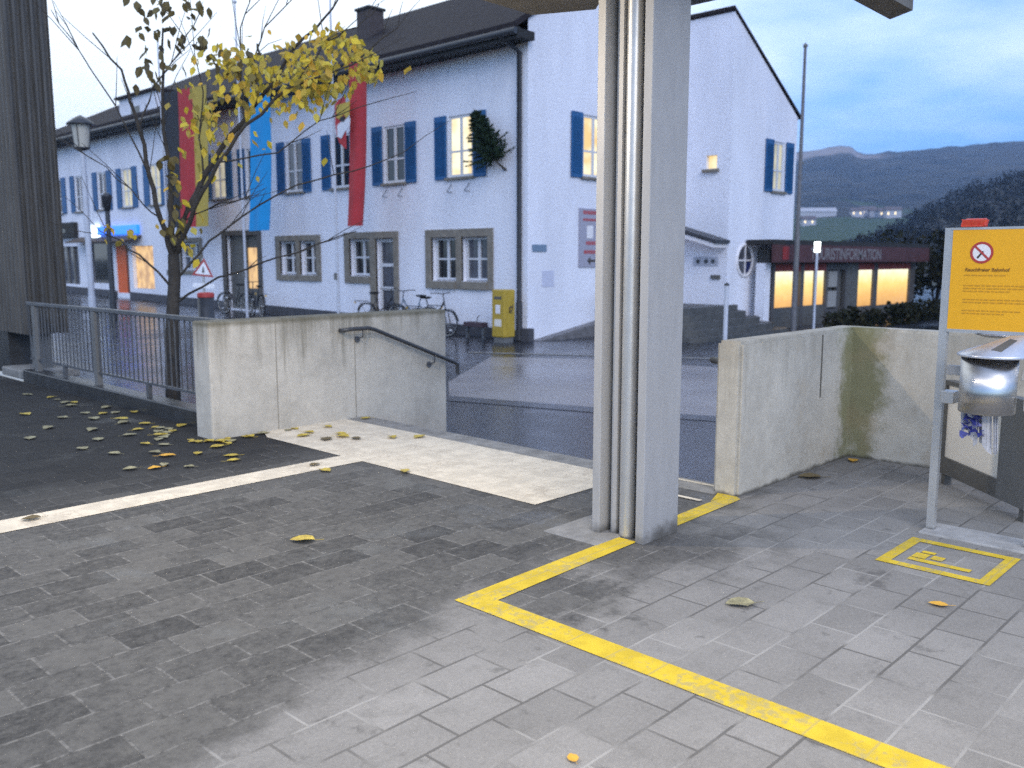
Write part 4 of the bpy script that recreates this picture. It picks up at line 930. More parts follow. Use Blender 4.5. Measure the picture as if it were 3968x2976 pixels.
for i, x in enumerate((19.45, 19.58, 19.71, 19.84, 19.97, 20.1)):
    MB().tube([(x, 15.2, -0.48), (x, 15.2, 0.565 + (x - 19.45) * 0.13)], 0.016 if i == 0 else 0.009, n=6).build('baluster', M['darkmetal'], rr)

# things fixed on the walls
isg = thing('information_sign', 'grey information sign with red lines and black arrow', 'sign', (19.9, 15.6, 2.1))
MB().box((19.02, 15.60, 1.38), (20.75, 15.636, 2.96)).build('panel', M['signgrey'], isg)
rt = MB()
for z, a, b, h in [(2.80, 19.17, 20.4, 0.10), (2.62, 19.17, 20.2, 0.07), (1.98, 19.30, 20.2, 0.10), (1.74, 19.22, 20.4, 0.10)]:
    x = a; rnd = random.Random(int(z * 100))
    while x < b: 
        w = rnd.uniform(0.05, 0.10); rt.box((x, 15.594, z), (x + w, 15.599, z + h)); x += w + 0.02
rt.build('red_lettering', M['textred'], isg)
MB().box((19.33, 15.594, 2.16), (19.60, 15.599, 2.50)).build('white_pictogram', M['signwhite'], isg)
MB().prism([(19.36, 15.598, 1.55), (19.50, 15.598, 1.67), (19.50, 15.598, 1.58), (19.72, 15.598, 1.58), (19.72, 15.598, 1.52), (19.50, 15.598, 1.52), (19.50, 15.598, 1.43)], (0, -0.004, 0)).build('arrow', M['ink'], isg)
tag(MB().box((17.16, 15.61, 1.79), (17.70, 15.636, 1.97)).build('street_sign', mat('slate_blue_plate', (0.17, 0.24, 0.33), 0.5)), 'small slate blue street name plate on the white gable', 'street sign')
nt_ = tag(MB().box((17.55, 15.63, 0.88), (18.02, 15.638, 1.30)).build('paper_notice', mat('pale_paper', (0.56, 0.57, 0.68), 0.7)), 'pale paper notice stuck on the white gable', 'notice')
# small fir lashed to the facade
fr_ = thing('fir_tree', 'small dark fir tree fixed slanting on the white facade', 'fir tree', (16.95, 16.45, 4.25))
tip = Vector((16.55, 17.12, 5.42)); base = Vector((16.70, 16.55, 4.12)); ax = (tip - base)
MB().tube([(17.0, 16.40, 3.86), base, tip], 0.035, 0.008, n=6).build('trunk', M['bark'], fr_)
fb = MB(); rnd = random.Random(9)
a1 = ax.normalized().cross(Vector((1, 0, 0))).normalized(); a2 = ax.normalized().cross(a1)
axn = ax.normalized()
for lv in range(11):
    f = (lv + 0.3) / 11.5; rad = (1 - f) ** 0.9 * 0.74 + 0.04
    for k in range(10):
        t = k * 0.628 + lv * 0.37 + rnd.uniform(-.15, .15); d = a1 * math.cos(t) + a2 * math.sin(t); Lb = rad * rnd.uniform(0.62, 1.12)
        c0 = base + ax * f
        for q in range(24):
            g_ = (q + rnd.random()) / 24; pt = c0 + d * (Lb * g_) + axn * (0.16 * Lb * g_ * g_) - Vector((0, 0, 0.10 * Lb * g_))
            nd_ = (d * 0.7 + Vector([rnd.uniform(-.8, .8) for _ in range(3)])).normalized() * 0.10 * (1.15 - 0.5 * g_); sd_v = nd_.cross(Vector([rnd.uniform(-1, 1) for _ in range(3)])).normalized() * 0.026
            fb.add([pt - sd_v, pt + nd_, pt + sd_v], [[0, 1, 2]]); nd2 = (d * 0.6 + d.cross(axn) * rnd.choice((-1, 1)) * .8).normalized() * 0.10 * (1.1 - .6 * g_); fb.add([pt - axn * .026, pt + nd2, pt + axn * .026], [[0, 1, 2]])
fb.build('crown', M['fir'], fr_)
# mailbox
mbx = thing('mailbox', 'yellow post mailbox with black horn emblem at the house corner', 'mailbox', (16.3, 15.83, gz(16.3, 15.8)))
z0 = -0.36
MB().box((16.10, 15.60, z0 + 0.002), (16.50, 16.04, 0.84), 0.03).build('body', M['postyellow'], mbx)
MB().box((16.14, 15.64, -0.5), (16.46, 16.00, z0)).build('base', M['frame_grey'], mbx)
MB().box((16.094, 15.70, 0.60), (16.099, 15.95, 0.67)).build('slot', M['frame_dark'], mbx)
MB().box((16.094, 15.74, 0.24), (16.099, 15.90, 0.46)).build('label_plate', M['signwhite'], mbx)
MB().box((16.094, 15.70, -0.08), (16.099, 15.94, 0.10)).build('label_plate', M['panelwhite'], mbx)
hn = MB().torus((16.34, 15.594, 0.36), (0, 1, 0), 0.055, 0.014, 18, 6).tube([(16.31, 15.594, 0.40), (16.27, 15.594, 0.27), (16.40, 15.594, 0.26)], 0.016, 0.012, 6).prism([(16.42, 15.592, 0.48), (16.36, 15.592, 0.38), (16.40, 15.592, 0.36)], (0, 0.007, 0))
hn.build('horn_emblem', M['ink'], mbx)

# ------------------------------------------------------------------ bicycles
def bicycle(label, frame_mat, loc, rz, lean=0.0, group='bicycles parked along the white house'):
    b = thing('bicycle', label, 'bicycle', (0, 0, 0), group)
    for x in (-0.52, 0.52):
        w = MB().torus((x, 0, 0.335), (0, 1, 0), 0.315, 0.019, 30, 6).build('wheel', M['rubber'], b)
        sp_ = MB()
        for k in range(14):
            t = math.pi * 2 * k / 14; sp_.tube([(x, 0, 0.335), (x + 0.30 * math.cos(t), 0, 0.335 + 0.30 * math.sin(t))], 0.0022, n=4, caps=False)
        sp_.torus((x, 0, 0.335), (0, 1, 0), 0.295, 0.008, 24, 5).build('rim', M['pipe'], w)
        MB().tube([(x, -0.05, 0.335), (x, 0.05, 0.335)], 0.022, n=10).build('hub', M['pipe'], w)
    fm = MB().tube([(0.40, 0, 0.86), (-0.02, 0, 0.30)], 0.019, n=8).tube([(0.38, 0, 0.78), (-0.08, 0, 0.42)], 0.015, n=8).tube([(-0.02, 0, 0.30), (-0.22, 0, 0.86)], 0.016, n=8)
    fm.tube([(-0.02, 0, 0.30), (-0.52, 0.0, 0.335)], 0.012, n=6).tube([(-0.17, 0, 0.74), (-0.52, 0, 0.335)], 0.011, n=6)
    fm.build('frame', frame_mat, b)
    MB().tube([(0.385, 0, 0.92), (0.43, 0, 0.70), (0.47, 0.06, 0.60), (0.53, 0.06, 0.335)], 0.013, n=6).tube([(0.43, 0, 0.70), (0.47, -0.06, 0.60), (0.53, -0.06, 0.335)], 0.013, n=6).build('fork', frame_mat, b)
    MB().tube([(0.385, 0, 0.88), (0.36, 0, 1.04)], 0.013, n=6).tube([(0.22, -0.28, 1.05), (0.34, -0.24, 1.06), (0.37, 0, 1.04), (0.34, 0.24, 1.06), (0.22, 0.28, 1.05)], 0.013, n=6).build('handlebar', M['darkmetal'], b)
    MB().add([(-0.36, -0.08, 0.95), (-0.36, 0.08, 0.95), (-0.22, 0.075, 0.96), (-0.06, 0.02, 0.95), (-0.06, -0.02, 0.95), (-0.22, -0.075, 0.96),
              (-0.34, -0.06, 0.90), (-0.34, 0.06, 0.90), (-0.2, 0.03, 0.90), (-0.08, 0.0, 0.915), (-0.2, -0.03, 0.90)],
             [[0, 1, 2, 5], [5, 2, 3, 4], [0, 6, 7, 1], [1, 7, 8, 2], [2, 8, 9, 3], [3, 9, 4], [4, 9, 10, 5], [5, 10, 6, 0], [6, 10, 8, 7], [10, 9, 8]]).tube([(-0.22, 0, 0.86), (-0.235, 0, 0.93)], 0.013, n=6).build('saddle', M['rubber'], b)
    for x in (-0.52, 0.52):
        mg = MB()
        for k in range(10):
            t0, t1 = [math.pi * (0.05 + 0.85 * q / 10) for q in (k, k + 1)]
            mg.quad(*[(x + 0.355 * math.cos(t) * (1 if x < 0 else 1), yy, 0.335 + 0.355 * math.sin(t)) for t, yy in ((t0, -.025), (t1, -.025), (t1, .025), (t0, .025))])
        mg.build('mudguard', M['darkmetal'], b)
    MB().box((-0.92, -0.06, 0.70), (-0.50, 0.06, 0.715)).tube([(-0.85, 0.05, 0.70), (-0.53, 0.03, 0.34)], 0.006, n=5).build('carrier', M['darkmetal'], b)
    MB().box((0.36, -0.006, 0.50), (0.42, 0.024, 0.535)).box((0.60, -0.024, 0.16), (0.66, -0.006, 0.19)).build('reflector', M['reflector'], b)
    MB().box((-0.95, -0.03, 0.64), (-0.93, 0.03, 0.68)).build('reflector', M['amber'], b)
    MB().tube([(-0.02, -0.08, 0.30), (0.05, -0.09, 0.16)], 0.010, n=5).torus((-0.02, -0.04, 0.30), (0, 1, 0), 0.09, 0.006, 18, 5).build('crank', M['pipe'], b)
    b.location = loc; b.rotation_euler = (lean, 0, rz); b.scale = (1.1, 1.1, 1.1); return b
fmat1 = mat('blue_grey_bicycle_paint', (0.10, 0.14, 0.19), 0.4); fmat2 = mat('dark_bicycle_paint', (0.03, 0.032, 0.04), 0.4); fmat3 = mat('black_bicycle_paint', (0.02, 0.02, 0.025), 0.4)
bicycle('blue grey bicycle with raised handlebar beside the glazed door', fmat1, (16.35, 19.35, gz(16.3, 19.3)), R(96))
bicycle('dark bicycle whose white-reflector wheel shows past the concrete wall', fmat2, (16.05, 18.22, gz(16.3, 18.2)), R(-88))
bicycle('black bicycle with amber rear reflector at the glazed door', fmat3, (16.45, 20.95, gz(16.3, 21)), R(-80))
bicycle('dark bicycle with sparkling wheel reflectors beside the entrance', fmat2, (15.9, 26.9, gz(16, 27)), R(75))
bicycle('black bicycle farther along, left of the sparkling one', fmat3, (15.9, 28.3, gz(16, 28.3)), R(100))
rk = thing('bicycle_stand', 'low dark red bicycle stand beside the mailbox', 'bicycle stand', (16.4, 16.95, gz(16.4, 17)))
MB().box((16.30, 16.62, -0.16), (16.55, 17.30, -0.04), 0.01).build('bar', mat('dark_red_steel', (0.06, 0.035, 0.045), 0.5), rk)
for y in (16.66, 17.26): MB().box((16.38, y - 0.03, -0.49), (16.47, y + 0.03, -0.162)).build('foot', M['railgrey'], rk)
MB().tube([(16.4, 16.9, -0.04), (16.4, 16.86, 0.10), (16.4, 16.78, 0.14)], 0.012, n=6).build('hook', M['railgrey'], rk)

# ------------------------------------------------------------------ flags and poles
def pole(x, y, top, label, group=None):
    z = gz(x, y); p = thing('flagpole', label, 'flagpole', (x, y, z), group)
    MB().tube([(x, y, z), (x, y, top)], 0.045, 0.025, n=10).build('shaft', M['polewhite'], p)
    MB().lathe([(0.05, 0), (0.075, 0.05), (0.0, 0.12)], (x, y, top), 12).build('finial', M['polewhite'], p)
    MB().box((x - 0.09, y - 0.05, 1.0), (x - 0.05, y + 0.05, 1.2)).build('crank_box', M['frame_grey'], p)
    return p
pole(15.5, 21.75, 10.6, 'pale flagpole carrying the red banner'); pole(15.5, 26.85, 9.6, 'pale flagpole carrying the blue banner'); pole(15.5, 32.25, 9.4, 'pale flagpole carrying the black red gold banner')
def flag(y0, y1, z0, z1, ym, seed, extra=None):
    """hanging banner: cloth surface with folds; y0 = pole side"""
    rnd = random.Random(seed); nu, nv = 14, 26; ph = rnd.uniform(0, 6)
    def f(u, v):
        y = y0 + (y1 - y0) * u + ym * v * v; z = z1 - (z1 - z0) * v - 0.10 * u * (1 - v)
        x = 15.5 + 0.035 * math.sin(8 * u + ph + 0.8 * v) * (0.3 + v) + 0.03 * math.sin(3 * v + ph)
        return (x, y + 0.02 * math.sin(4 * v + ph), z)
    return f, nu, nv
def flagmesh(f, nu, nv, u0=0.0, u1=1.0, off=0.0):
    mb = MB(); vs = []; a = int(nu * (u1 - u0)) + 1
    for k in (0, 1):
        for j in range(nv + 1):
            for i in range(a + 1):
                p = f(u0 + (u1 - u0) * i / a, j / nv); vs.append((p[0] - off + k * 0.006, p[1], p[2]))
    n = (a + 1) * (nv + 1)
    fs = [[k * n + j * (a + 1) + i, k * n + j * (a + 1) + i + 1, k * n + (j + 1) * (a + 1) + i + 1, k * n + (j + 1) * (a + 1) + i] for k in (0, 1) for j in range(nv) for i in range(a)]
    return mb.add(vs, fs, True)
f, nu, nv = flag(21.00, 20.22, 2.52, 6.95, 0.26, 1)
fo = tag(flagmesh(f, nu, nv).build('banner', M['red']), 'long red banner with a coat of arms', 'banner')
# coat of arms bulging out at the pole-side edge
def crest(pts, off): return MB().prism([(15.36 - off, y, z) for y, z in pts], (0.012, 0, 0))
crest([(20.98, 6.05), (21.30, 5.98), (21.47, 5.86), (21.47, 5.35), (21.42, 5.05), (21.30, 4.82), (21.12, 4.70), (20.98, 4.62)], 0.0).build('crest_edge', M['red'], fo)
crest([(20.75, 5.88), (21.36, 5.84), (21.38, 5.50), (21.20, 5.44), (21.05, 5.58), (20.92, 5.44), (20.78, 5.52)], 0.02).build('crest_gold', M['gold'], fo)
crest([(20.74, 5.42), (20.78, 5.22), (21.02, 5.08), (21.18, 4.92), (21.36, 5.00), (21.36, 5.30), (21.10, 5.40)], 0.02).build('crest_white', M['white'], fo)
crest([(20.95, 5.50), (21.18, 5.50), (21.22, 5.40), (21.02, 5.36)], 0.035).build('crest_dark', M['black'], fo)
f, nu, nv = flag(26.20, 25.02, 2.50, 6.95, 0.40, 2)
fb_ = tag(flagmesh(f, nu, nv).build('banner', M['blue']), 'long bright blue banner hanging straight', 'banner')
f, nu, nv = flag(32.05, 28.95, 2.72, 7.50, 0.15, 3)
gf = tag(flagmesh(f, 30, nv, 0.36, 0.68).build('banner', M['red']), 'wide black red gold banner behind the autumn tree', 'banner')
flagmesh(f, 30, nv, 0.0, 0.36).build('black_stripe', M['black'], gf); flagmesh(f, 30, nv, 0.68, 1.0).build('gold_stripe', M['gold'], gf)

# ------------------------------------------------------------------ street furniture in the square
def lantern(name, label, x, y, top, h, w, glass, style):
    z = gz(x, y); l = thing(name, label, 'street lamp', (x, y, z))
    MB().tube([(x, y, z), (x, y, z + 0.9)], 0.11, 0.10, 14).tube([(x, y, z + 0.9), (x, y, top - h)], 0.085, 0.07, 14).build('pole', M['polewhite'] if style == 0 else M['darkmetal'], l)
    if style == 0:
        MB().lathe([(0.0, 0.0), (0.10, 0.02), (w * 0.34, 0.06), (w * 0.36, 0.09), (0.0, 0.09)], (x, y, top - h), 8).build('collar', M['darkmetal'], l)
        MB().lathe([(w * 0.32, 0.095), (w * 0.42, h * 0.72)], (x, y, top - h), 8).build('glass', M['lampglass'], l)
        c = MB()
        for k in range(4):
            t = math.pi / 4 + k * math.pi / 2
            c.tube([(x + w * .325 * math.cos(t), y + w * .325 * math.sin(t), top - h + 0.09), (x + w * .425 * math.cos(t), y + w * .425 * math.sin(t), top - h * 0.28)], 0.014, n=5)
        c.build('glazing_bar', M['darkmetal'], l)
        MB().lathe([(0.0, h * .721), (w * 0.62, h * 0.722), (w * 0.60, h * 0.76), (w * 0.25, h * 0.92), (w * 0.12, h * 0.96), (0.0, h)], (x, y, top - h), 12).build('cap', M['darkmetal'], l)
    else:
        MB().lathe([(0.0, 0.0), (0.09, 0.0), (w * 0.5, h * 0.8), (w * 0.52, h * 0.82), (w * 0.2, h), (0.0, h)], (x, y, top - h), 10).build('head', M['darkmetal'], l)
lantern('street_lantern', 'tall street lantern with milky glass under a wide dark cap', 10.06, 25.66, 5.45, 0.95, 0.60, 'lampglass', 0)
lantern('street_lantern', 'dark trapezoid street lantern on a thinner pole by the shops', 11.72, 28.29, 3.60, 0.55, 0.32, 'darkmetal', 1)
# warning sign
tx, ty = 10.75, 20.6; tz = gz(tx, ty)
ts = thing('warning_sign', 'red and white triangular warning sign tilted beside the tree', 'traffic sign', (tx, ty, tz))
MB().tube([(tx, ty, tz), (tx, ty, 1.62)], 0.028, n=8).build('post', M['pipe'], ts)
dirc = Vector((-tx, -ty, 0)).normalized(); side = Vector((dirc.y, -dirc.x, 0)); side = side if side.x * 0.69 - side.y * 0.724 > 0 else -side
def tri(c, s, off, rot=0.0):
    o = []
    for k in range(3):
        a = math.pi / 2 + k * 2 * math.pi / 3 + rot; o.append(Vector((tx, ty, c)) + side * (s * math.cos(a)) + Vector((0, 0, s * math.sin(a))) + dirc * off)
    return o
MB().prism(tri(1.33, 0.29, 0.035, -0.12), dirc * 0.02).build('plate', M['signred'], ts)
MB().add(tri(1.33, 0.205, 0.058, -0.12), [[0, 1, 2]]).build('white_field', M['reflector'], ts)
MB().add([Vector((tx, ty, 1.33)) + side * a + Vector((0, 0, b)) + dirc * 0.060 for a, b in ((-.03, -.06), (.03, -.06), (.012, .08), (-.012, .08))], [[0, 1, 2, 3]]).build('symbol', M['ink'], ts)
q = [Vector((tx, ty, 0.94)) + side * a + Vector((0, 0, b)) + dirc * 0.035 for a, b in ((-.26, -.02), (.24, -.06), (.26, .05), (-.24, .09))]
MB().prism(q, dirc * 0.015).build('sub_plate', M['reflector'], ts)
bn = thing('litter_bin', 'dark litter bin with red lid behind the concrete wall end', 'litter bin', (6.86, 13.1, gz(6.86, 13.1)))
MB().lathe([(0.0, 0.10), (0.115, 0.10), (0.125, 1.51), (0.11, 1.51)], (6.86, 13.1, -0.5), 20).build('body', M['darkmetal'], bn)
MB().lathe([(0.128, 1.512), (0.130, 1.57), (0.10, 1.585), (0.0, 1.59)], (6.86, 13.1, -0.5), 20).build('lid', M['signred'], bn)
MB().tube([(6.86, 13.1, -0.5), (6.86, 13.1, -0.39)], 0.05).build('foot', M['darkmetal'], bn)
bo = thing('post', 'slim pale post standing before the curved steps', 'post', (12.43, 7.24, -0.5))
MB().tube([(12.43, 7.24, -0.5), (12.43, 7.24, 1.19)], 0.034, n=12).build('shaft', M['polewhite'], bo)
MB().lathe([(0.038, 0), (0.040, 0.03), (0.0, 0.05)], (12.43, 7.24, 1.19), 12).build('cap', M['darkmetal'], bo)
lp = thing('path_lamp', 'small path lamp with glowing white head before the red shop front', 'street lamp', (24.64, 11.5, -0.5))
MB().tube([(24.64, 11.5, -0.5), (24.64, 11.5, 1.79)], 0.035, n=10).build('pole', M['polewhite'], lp)
MB().lathe([(0.0, 0.0), (0.085, 0.0), (0.085, 0.10), (0.0, 0.10)], (24.64, 11.5, 1.792), 16).lathe([(0.0, 0.125), (0.085, 0.125), (0.085, 0.29), (0.0, 0.29)], (24.64, 11.5, 1.792), 16).build('head', M['whitelamp'], lp)
MB().lathe([(0.0, 0.101), (0.09, 0.101), (0.09, 0.124), (0.0, 0.124)], (24.64, 11.5, 1.792), 16).build('band', M['darkmetal'], lp)
fp = thing('flagpole', 'bare grey flagpole at the right end of the white house', 'flagpole', (24.8, 12.2, -0.5))
MB().tube([(24.8, 12.2, -0.5), (24.8, 12.2, 2.4)], 0.085, 0.075, 12).tube([(24.8, 12.2, 2.4), (24.8, 12.2, 7.5)], 0.062, 0.040, 10).build('shaft', mat('weathered_pole', (0.15, 0.145, 0.15), 0.55, 0.2, 5), fp)
MB().lathe([(0.05, 0), (0.075, 0.06), (0.0, 0.14)], (24.8, 12.2, 7.5), 12).box((24.80, 12.17, 4.30), (24.98, 12.23, 4.36)).build('fitting', M['frame_grey'], fp)

# second handrail on the far side of the stairs
h2 = thing('handrail', 'dark handrail end showing past the pale L-shaped wall', 'handrail', (5.9, 3.27, 0.5))
MB().tube([(5.46, 3.19, 0.90), (5.46, 3.27, 0.905), (5.60, 3.27, 0.895), (6.62, 3.27, 0.47), (6.72, 3.27, 0.44)], 0.024, n=10).build('rail', M['handrail'], h2)
for x, z in ((5.75, 0.83), (6.45, 0.54)):
    MB().tube([(x, 3.27, z), (x, 3.27, z - 0.07), (x, 3.18, z - 0.10)], 0.008, n=8).build('bracket', M['railgrey'], h2)

# ------------------------------------------------------------------ shop signs on the long house
bs = thing('shop_sign', 'glowing blue shop sign with a white end on the far facade', 'shop sign', (16.9, 40.2, 2.85))
MB().box((16.86, 37.85, 2.66), (16.99, 41.95, 3.04), 0.02).build('blue_panel', M['bluesign'], bs)
MB().box((16.86, 41.96, 2.56), (16.99, 42.60, 3.12), 0.02).build('white_logo', M['whitesign'], bs)
ks = thing('shop_sign', 'black shop sign with a grey oval on the far facade', 'shop sign', (16.9, 46.6, 2.95))
MB().box((16.80, 44.45, 2.60), (16.99, 48.75, 3.32)).build('panel', M['eave'], ks)
ov = MB(); ov.add([(16.795, 46.6, 2.93)] + [(16.795, 46.6 + 1.15 * math.cos(2 * math.pi * i / 24), 2.93 + 0.17 * math.sin(2 * math.pi * i / 24)) for i in range(24)], [[0, 1 + i, 1 + (i + 1) % 24] for i in range(24)])
ov.build('oval', mat('grey_oval', (0.20, 0.20, 0.17), 0.6), ks)
aw = thing('awning', 'dark awning above the shop door under the blue sign', 'awning', (16.6, 40, 2.5))
MB().prism([(16.98, 37.7, 2.55), (16.98, 44.2, 2.55), (16.25, 44.2, 2.33), (16.25, 37.7, 2.33)], (0, 0, 0.05)).build('cloth', mat('brown_awning', (0.10, 0.07, 0.05), 0.8), aw)

# ------------------------------------------------------------------ low shop building right of the house
def kiosk_glow():
    m = bpy.data.materials.new('glowing_shop_glass'); m.use_nodes = True; t = m.node_tree; p = t.nodes['Principled BSDF']
    g = nd(t, 'ShaderNodeNewGeometry'); sx = nd(t, 'ShaderNodeSeparateXYZ'); t.links.new(g.outputs['Position'], sx.inputs[0])
    n = noise(t, g.outputs['Position'], 3.4, 5, 0.7)
    v = mth(t, 'ADD', sx.outputs['Z'], mth(t, 'MULTIPLY', mth(t, 'SUBTRACT', n, 0.5), 0.55))
    mr = nd(t, 'ShaderNodeMapRange'); mr.inputs['From Min'].default_value = -0.15; mr.inputs['From Max'].default_value = 1.25; t.links.new(v, mr.inputs['Value'])
    r = nd(t, 'ShaderNodeValToRGB'); e = r.color_ramp.elements
    e[0].position = 0.0; e[0].color = (0.62, 0.32, 0.10, 1); e[1].position = 1.0; e[1].color = (1.0, 0.97, 0.80, 1)
    for q, c in ((0.35, (0.88, 0.50, 0.16, 1)), (0.62, (0.98, 0.72, 0.24, 1)), (0.84, (1.0, 0.92, 0.55, 1))):
        k = r.color_ramp.elements.new(q); k.color = c
    t.links.new(mr.outputs[0], r.inputs[0]); t.links.new(r.outputs[0], p.inputs['Emission Color']); p.inputs['Emission Strength'].default_value = 0.74
    p.inputs['Base Color'].default_value = (0.05, 0.04, 0.03, 1); p.inputs['Roughness'].default_value = 0.2
    return m
M['kglow'] = kiosk_glow()
kk = thing('low_shop', 'low glowing shop front under a dark red fascia', 'shop', (30.5, 13.5, -0.5))
KY = 12.95
MB().box((24.12, 12.55, 2.02), (36.5, 13.45, 2.16)).box((27.2, 13.451, 2.02), (36.5, 19, 2.16)).build('roof', M['eave'], kk)
MB().box((24.12, 12.50, 1.50), (36.5, 12.62, 2.018)).build('fascia', M['fascia'], kk)
text('lettering', 'TOURISTINFORMATION', 0.50, M['fascialet'], kk, (26.35, 12.494, 1.585), M_NY, 0.002, bold=0.012)
MB().box((24.55, 12.49, 1.58), (24.95, 12.499, 1.96)).build('logo', mat('bright_red_logo', (0.25, 0.02, 0.02), 0.6), kk)
kfm = mat('grey_shop_frame', (0.085, 0.080, 0.078), 0.6, 0.15, 3)
for a, b in [(24.85, 25.02), (26.70, 26.92), (28.50, 28.62), (30.0, 30.12), (32.42, 32.75), (35.90, 36.4)]:
    MB().box((a, KY, -0.6), (b, KY + 0.12, 1.45)).build('pilaster', kfm, kk)
MB().box((28.62, KY, -0.6), (30.0, KY + 0.12, -0.05)).box((28.62, KY, 1.25), (30.0, KY + 0.12, 1.45)).box((29.35, KY, -0.05), (29.48, KY + 0.12, 1.25)).build('notice_bay', kfm, kk)
MB().box((30.12, KY, -0.6), (31.05, KY + 0.12, 1.45)).build('column', M['frame_dark'], kk)
for a, b, z in [(25.02, 26.70, 0.13), (26.92, 28.50, 0.13), (31.05, 32.42, -0.05), (32.75, 35.90, -0.07)]:
    MB().box((a, KY + .02, -0.6), (b, KY + 0.10, z)).build('parapet', M['frame_dark'], kk)
for a, b, z0 in [(25.02, 26.70, 0.13), (26.92, 28.50, 0.13), (31.05, 32.42, -0.05), (32.75, 35.90, -0.07)]:
    w = MB().quad((a, KY + 0.09, z0), (b, KY + 0.09, z0), (b, KY + 0.09, 1.22), (a, KY + 0.09, 1.22)).build('lit_window', M['kglow'], kk)
    MB().box((a, KY + 0.01, 1.222), (b, KY + 0.12, 1.45)).build('valance', mat('red_valance', (0.26, 0.05, 0.04), 0.7), w)
    if b - a < 1.7 and a > 26 and a < 30: MB().box((27.72, KY + 0.02, z0), (27.80, KY + 0.085, 1.22)).build('mullion', M['frame_grey'], w)
for z0, z1 in ((0.02, 0.55), (0.68, 1.2)):
    MB().box((28.68, KY - 0.01, z0), (29.32, KY + 0.03, z1)).build('poster', mat('pale_poster', (0.30, 0.29, 0.27), 0.7), kk)
MB().box((24.85, 13.071, -0.6), (27.1, 13.44, 1.9)).box((27.3, 13.1, -0.6), (36.4, 18.9, 2.0)).build('shell', M['frame_dark'], kk)
MB().box((24.30, 12.9, -0.6), (24.62, 13.2, 1.48)).build('pillar', M['stucco'], kk)

# ------------------------------------------------------------------ plants
def leafball(mb, c, r, n, s, rnd, flat=1.0):
    for i in range(n):
        d = Vector((rnd.gauss(0, 1), rnd.gauss(0, 1), rnd.gauss(0, 1))).normalized() * (rnd.random() ** 0.45)
        p = Vector((c[0] + d.x * r[0], c[1] + d.y * r[1], c[2] + d.z * r[2]))
        a = Vector((rnd.uniform(-1, 1), rnd.uniform(-1, 1), rnd.uniform(-1, 1))).normalized() * s * rnd.uniform(.6, 1.3)
        b = a.cross(Vector((rnd.uniform(-1, 1), rnd.uniform(-1, 1), rnd.uniform(-1, 1)))).normalized() * s * rnd.uniform(.4, .8)
        mb.add([p - a, p + b, p + a, p - b], [[0, 1, 2, 3]])
rnd = random.Random(21)
hg = MB()
for i in range(26):
    x = 25.6 + 0.44 * i
    leafball(hg, (x, 11.3 + rnd.uniform(-.2, .2), -0.28 + rnd.uniform(-.05, .1)), (0.42, 0.5, 0.42), 90, 0.10, rnd)
tag(hg.build('hedge', M['hedge']), 'dark low hedge under the glowing shop windows', 'hedge')
for k, (x, y, h, r, lab) in enumerate([(37.6, 11.6, 2.2, 1.3, 'dark rounded shrub at the right end of the low shop'), (40.0, 10.0, 3.0, 1.8, 'larger dark shrub right of the rounded one'), (43.5, 8.2, 3.6, 2.4, 'broad dark shrub behind the yellow board'), (40.5, 13.5, 3.2, 2.6, 'wide dark shrub hiding the back corner of the low shop'), (49.0, 12.0, 3.8, 3.4, 'dark shrub farthest back beyond the low shop')]):
    t_ = thing('shrub', lab, 'shrub', (x, y, -0.6))
    tk = MB()
    for j in range(5): tk.tube([(x, y, -0.6), (x + rnd.uniform(-.3, .3), y + rnd.uniform(-.3, .3), h * 0.3), (x + rnd.uniform(-.8, .8), y + rnd.uniform(-.8, .8), h * 0.6)], 0.05, 0.015, 6)
    tk.build('trunk', M['bark'], t_)
    cr_ = MB()
    for j in range(14): leafball(cr_, (x + rnd.uniform(-r, r) * .7, y + rnd.uniform(-r, r) * .7, h * rnd.uniform(.1, .78)), (r * .45, r * .45, h * .2), 110, 0.13, rnd)
    cr_.build('crown', M['hedge'], t_)

